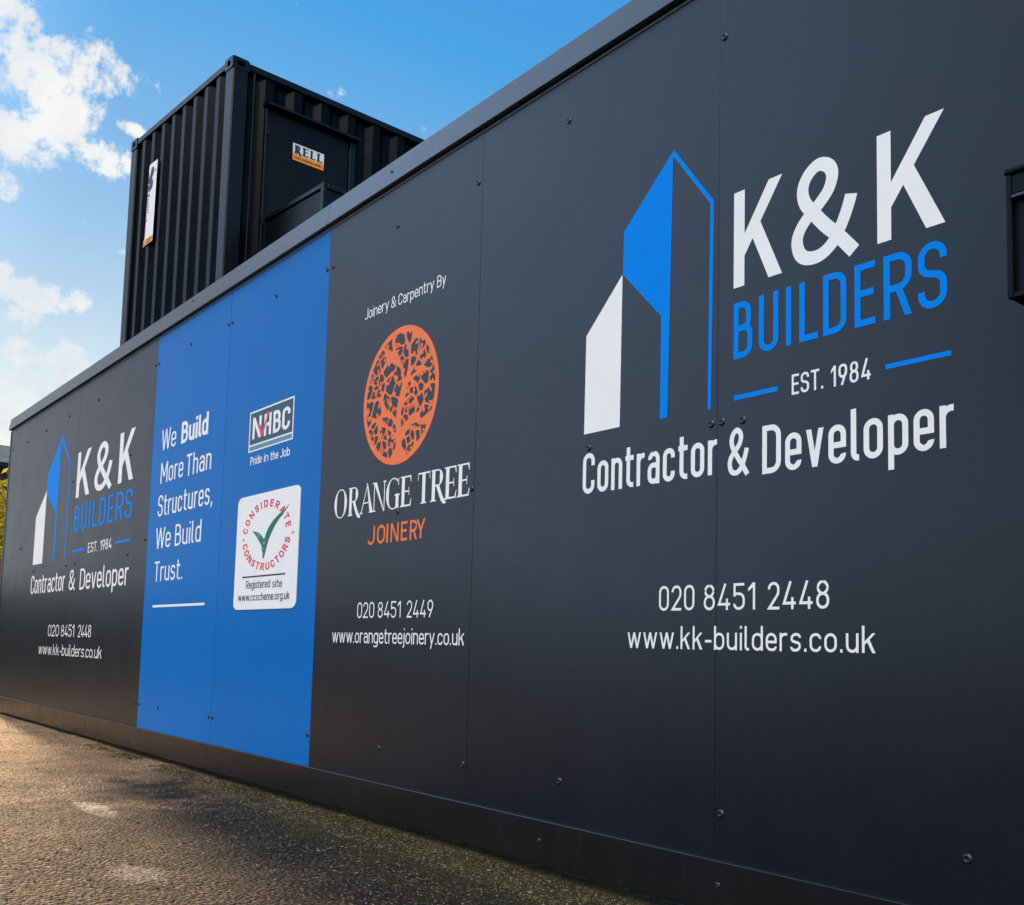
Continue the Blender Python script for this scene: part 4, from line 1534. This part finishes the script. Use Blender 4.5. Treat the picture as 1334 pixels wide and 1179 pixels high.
# ------------------------------------------------------------------ cabinet on the hoarding at the right edge
q0 = -0.929
B = thing('wall_cabinet', (q0 + .25, 0, 1.474), 'black framed box fixed to the hoarding at the right edge', 'cabinet')
dpt, wdt, hgt = .160, .50, .278
mb = MB()
mb.box((-.248, -dpt + .016, .0005), (.248, -.0008, hgt - .01), .003)
mb.build('case', MAT['cbox'], B)
MB().box((-.25, -dpt, 0), (-.2385, -dpt + .0115, hgt - .012), .002).build('frame', MAT['cbox'], B)
MB().box((.2385, -dpt, 0), (.25, -dpt + .0115, hgt - .012), .002).build('frame', MAT['cbox'], B)
MB().box((-.2385, -dpt, 0), (.2385, -dpt + .0115, .012), .002).build('frame', MAT['cbox'], B)
MB().box((-.2385, -dpt + .003, hgt - .056), (.2385, -dpt + .0115, hgt - .014), .002).build('head_panel', MAT['cbox'], B)
MB().box((-.2385, -dpt - .002, hgt - .066), (.2385, -dpt + .0115, hgt - .0575), .002).build('drip_ledge', MAT['coping'], B)
MB().box((-.253, -dpt - .003, hgt - .0115), (.253, -.001, hgt), .003).build('lid', MAT['cbox'], B)
bb = mesh_obj('bolt', bv, bf, MAT['bolt'], B, True, (-.20, -dpt + .002, hgt - .038))
bb.scale = (.45, .45, .45)


# ------------------------------------------------------------------ beyond the far end: tree and low building
def leaf_mat(name, c1, c2):
    m = bpy.data.materials.new(name)
    m.use_nodes = True
    t = NT(m.node_tree)
    p = t.n['Principled BSDF']
    g = t.new('ShaderNodeNewGeometry')
    c = t.mix(g.outputs['Random Per Island'], c1, c2)
    t.l.new(c, p.inputs['Base Color'])
    p.inputs['Roughness'].default_value = .55
    tr = t.new('ShaderNodeBsdfTranslucent')
    t.l.new(c, tr.inputs['Color'])
    mx = t.new('ShaderNodeMixShader')
    mx.inputs[0].default_value = .5
    t.l.new(p.outputs[0], mx.inputs[1])
    t.l.new(tr.outputs[0], mx.inputs[2])
    t.l.new(mx.outputs[0], t.n['Material Output'].inputs[0])
    return m


def tree(loc, label, rad, h0, h1, nleaf, lsize, lm, seed, name='tree', group=None):
    rn = random.Random(seed)
    T_ = thing(name, loc, label, 'tree', 0, group)
    bark = MAT.setdefault('bark', mat('bark', (0.05, 0.038, 0.028), .85, .3, 12.0, .05, .5, 40.0))
    tb = MB()
    top = h0 + (h1 - h0) * .75
    prev = Vector((0, 0, 0))
    pr = .11
    for k in range(1, 6):
        nx = Vector((rn.uniform(-.1, .1), rn.uniform(-.1, .1), top * k / 5))
        nr = .11 * (1 - .15 * k)
        tb.tube(prev, nx, pr, nr, 9)
        if k >= 2:
            for _ in range(3):
                a = rn.uniform(0, 6.283)
                e = nx + Vector((math.cos(a), math.sin(a), rn.uniform(.2, .8))) * rad * rn.uniform(.5, .8)
                mid_ = (nx + e) / 2 + Vector((0, 0, .08))
                tb.tube(nx, mid_, nr * .5, nr * .32, 6)
                tb.tube(mid_, e, nr * .32, nr * .1, 6)
        prev, pr = nx, nr
    tb.build('trunk', bark, T_, True)
    cl = []
    for _ in range(34):
        a, u_, v_ = rn.uniform(0, 6.283), rn.uniform(0, 1) ** .5, rn.uniform(-1, 1)
        rr__ = rad * u_ * math.sqrt(max(.05, 1 - v_ * v_ * .8))
        cl.append((Vector((rr__ * math.cos(a), rr__ * math.sin(a), (h0 + h1) / 2 + v_ * (h1 - h0) / 2)), rn.uniform(.22, .5) * rad * .7))
    vs, fs = [], []
    for i in range(nleaf):
        c, rc = rn.choice(cl)
        d = Vector((rn.gauss(0, 1), rn.gauss(0, 1), rn.gauss(0, 1))).normalized() * rc * rn.random() ** .4
        p = c + d
        x_ = Vector((rn.gauss(0, 1), rn.gauss(0, 1), rn.gauss(0, .6))).normalized()
        y_ = x_.cross(Vector((rn.gauss(0, 1), rn.gauss(0, 1), rn.gauss(0, 1)))).normalized()
        ll = lsize * rn.uniform(.6, 1.3)
        b = len(vs)
        vs += [p - x_ * ll, p - y_ * ll * .45 - x_ * ll * .1, p + x_ * ll, p + y_ * ll * .45 - x_ * ll * .1]
        fs.append((b, b + 1, b + 2, b + 3))
    mesh_obj('crown', vs, fs, lm, T_)
    return T_


yl = leaf_mat('yellow_green_leaf', (0.16, 0.17, 0.012), (0.66, 0.52, 0.03))
gl = leaf_mat('dull_green_leaf', (0.02, 0.035, 0.008), (0.07, 0.08, 0.02))
tree((-14.9, 1.65, 0), 'yellow leaved bushy tree just beyond the left end of the hoarding', 1.15, 1.75, 3.05, 5200, .055, yl, 5)
tree((-17.6, 2.6, 0), 'dull green bush in shade behind the yellow tree', 1.5, .3, 1.9, 4200, .07, gl, 9, 'bush')

# unseen greenery left of the yard, added to darken the hoarding's low reflections
hg = random.Random(31)
HGE = thing('unseen_hedge', (-27.0, -10.0, 0), 'unseen clipped dark green row added to darken the reflections in the hoarding', 'unseen_hedge')
core = MB()
core.box((-.55, -8.5, 0), (.55, 8.5, 1.7), .12)
core.build('hedge_core', mat('hedge_shade', (0.012, 0.018, 0.006), .9, .3, 3.0), HGE)
vs, fs = [], []
for i in range(9000):
    p = Vector((hg.choice((-1, 1)) * hg.uniform(.5, .72), hg.uniform(-8.6, 8.6), hg.uniform(0, 1.8))) if hg.random() < .75 else Vector((hg.uniform(-.65, .65), hg.uniform(-8.6, 8.6), hg.uniform(1.68, 1.9)))
    x_ = Vector((hg.gauss(0, 1), hg.gauss(0, 1), hg.gauss(0, 1))).normalized()
    y_ = x_.orthogonal().normalized()
    b = len(vs)
    vs += [p - x_ * .09, p - y_ * .045, p + x_ * .09, p + y_ * .045]
    fs.append((b, b + 1, b + 2, b + 3))
mesh_obj('foliage', vs, fs, gl, HGE)

# low brick building with a tiled roof
BL = thing('low_building', (-34.2, 7.2, 0), 'brick building with a grey tiled roof beyond the yellow tree', 'building')
brick = mat('dark_brick', (0.14, 0.075, 0.045), .85, .35, 14.0, .05, .3, 30.0)
tile = mat('grey_roof_tile', (0.20, 0.20, 0.21), .6, .25, 5.0, .06, .3, 20.0)
MB().box((-3.0, -3.6, 0), (3.0, 3.6, 5.55)).build('wall', brick, BL)
rf = MB()
NZ = 14
for k in range(NZ):
    a0, a1 = k / NZ, (k + 1) / NZ
    for sg in (1, -1):
        x0_, x1_ = sg * (3.35 - 3.35 * a0), sg * (3.35 - 3.35 * a1)
        z0_, z1_ = 5.62 + 1.05 * a0, 5.62 + 1.05 * a1
        rf.add([(x0_, -3.8, z0_ + .03), (x0_, 3.8, z0_ + .03), (x1_, 3.8, z1_), (x1_, -3.8, z1_), (x0_, -3.8, z0_ - .02), (x0_, 3.8, z0_ - .02)],
               [(0, 1, 2, 3), (4, 5, 1, 0)])
rf.add([(3.35, -3.8, 5.62), (-3.35, -3.8, 5.62), (0, -3.8, 6.67), (3.35, 3.8, 5.62), (-3.35, 3.8, 5.62), (0, 3.8, 6.67)], [(0, 2, 1), (3, 4, 5)])
rf.build('roof', tile, BL)
MB().box((3.30, -3.8, 5.46), (3.42, 3.8, 5.56), .01).build('gutter', MAT['cframe'], BL)
wd_ = MB().box((3.001, -1.6, 1.1), (3.04, -.2, 2.4)).build('window', mat('window_glass', (0.02, 0.025, 0.03), .1), BL)
MB().box((3.02, -1.7, 1.02), (3.07, -.1, 1.098)).build('sill', mat('stone_sill', (0.35, 0.34, 0.32), .8), wd_)

# ------------------------------------------------------------------ loose stuff on the ground
rg = random.Random(21)
import mathutils


def gz(x, y):
    nz = mathutils.noise.fractal(Vector((x * 1.1, y * 1.1, 0.3)), 0.9, 2.1, 4)
    return 0.010 * nz - 0.006 + 0.004 * mathutils.noise.noise(Vector((x * 6, y * 6, 2.0)))


vs, fs = [], []
for i in range(24000):
    x = -1.7 - 9.0 * rg.random() ** 1.9
    y = rg.uniform(-2.0, -.03) if rg.random() < .75 else rg.uniform(-.25, -.02)
    r = rg.uniform(.0012, .0046) * (1.6 if rg.random() < .05 else 1)
    z = gz(x, y) + r * .25
    b = len(vs)
    a = rg.uniform(0, 6.283)
    e1, e2, e3 = r * rg.uniform(.8, 1.6), r * rg.uniform(.6, 1.1), r * rg.uniform(.4, .8)
    ca_, sa_ = math.cos(a), math.sin(a)
    for (px, py, pz) in ((1, 0, 0), (0, 1, 0), (-1, 0, 0), (0, -1, 0), (.2, .1, 1), (0, 0, -.8)):
        vs.append((x + e1 * px * ca_ - e2 * py * sa_, y + e1 * px * sa_ + e2 * py * ca_, z + e3 * pz))
    fs += [(b, b + 1, b + 4), (b + 1, b + 2, b + 4), (b + 2, b + 3, b + 4), (b + 3, b, b + 4)]
gm = bpy.data.materials.new('grit')
gm.use_nodes = True
t = NT(gm.node_tree)
g_ = t.new('ShaderNodeNewGeometry')
t.l.new(t.mix(g_.outputs['Random Per Island'], (0.010, 0.008, 0.007), (0.20, 0.15, 0.10)), t.n['Principled BSDF'].inputs['Base Color'])
t.n['Principled BSDF'].inputs['Roughness'].default_value = .75
o = mesh_obj('loose_grit', vs, fs, gm)
o['kind'] = 'stuff'
tag(o, 'loose grit scattered over the worn tarmac', 'grit')

vs, fs = [], []
for i in range(260):
    x = -1.8 - 6.5 * rg.random() ** 1.3
    y = -.02 - abs(rg.gauss(0, .10)) if rg.random() < .7 else rg.uniform(-1.6, -.1)
    z = gz(x, y) + .003
    a, r, tl = rg.uniform(0, 6.283), rg.uniform(.005, .013), rg.uniform(-.5, .5)
    ux, uy = math.cos(a), math.sin(a)
    b = len(vs)
    for (u, v, h) in ((-1, 0, 0), (0, -.45, .25), (1, 0, .1), (0, .45, .25), (0, 0, 0)):
        vs.append((x + r * (u * ux - v * uy), y + r * (u * uy + v * ux), z + r * (h + tl * v * .5)))
    fs += [(b, b + 1, b + 4), (b + 1, b + 2, b + 4), (b + 2, b + 3, b + 4), (b + 3, b, b + 4)]
o = mesh_obj('leaf_litter', vs, fs, leaf_mat('dead_leaf', (0.05, 0.03, 0.012), (0.26, 0.17, 0.06)))
o['kind'] = 'stuff'
tag(o, 'small dead leaves blown against the foot of the hoarding', 'leaf litter')

vs, fs = [], []
for i in range(2600):
    x = -1.7 - 5.6 * rg.random() ** 1.2
    y = -.02 - abs(rg.gauss(0, .07))
    if mathutils.noise.noise(Vector((x * 2.2, y * 3, 5.0))) < -.12:
        continue
    z = gz(x, y)
    for k in range(rg.randint(2, 5)):
        b = len(vs)
        a = rg.uniform(0, 6.283)
        hh_ = rg.uniform(.003, .011)
        ww = rg.uniform(.0015, .004)
        ox, oy = rg.gauss(0, .006), rg.gauss(0, .006)
        dx, dy = math.cos(a), math.sin(a)
        vs += [(x + ox - dy * ww, y + oy + dx * ww, z - .002), (x + ox + dy * ww, y + oy - dx * ww, z - .002), (x + ox + dx * hh_ * .7, y + oy + dy * hh_ * .7, z + hh_)]
        fs.append((b, b + 1, b + 2))
o = mesh_obj('moss', vs, fs, leaf_mat('moss', (0.025, 0.03, 0.006), (0.12, 0.10, 0.02)))
o['kind'] = 'stuff'
tag(o, 'low yellow green moss along the foot of the hoarding', 'moss')
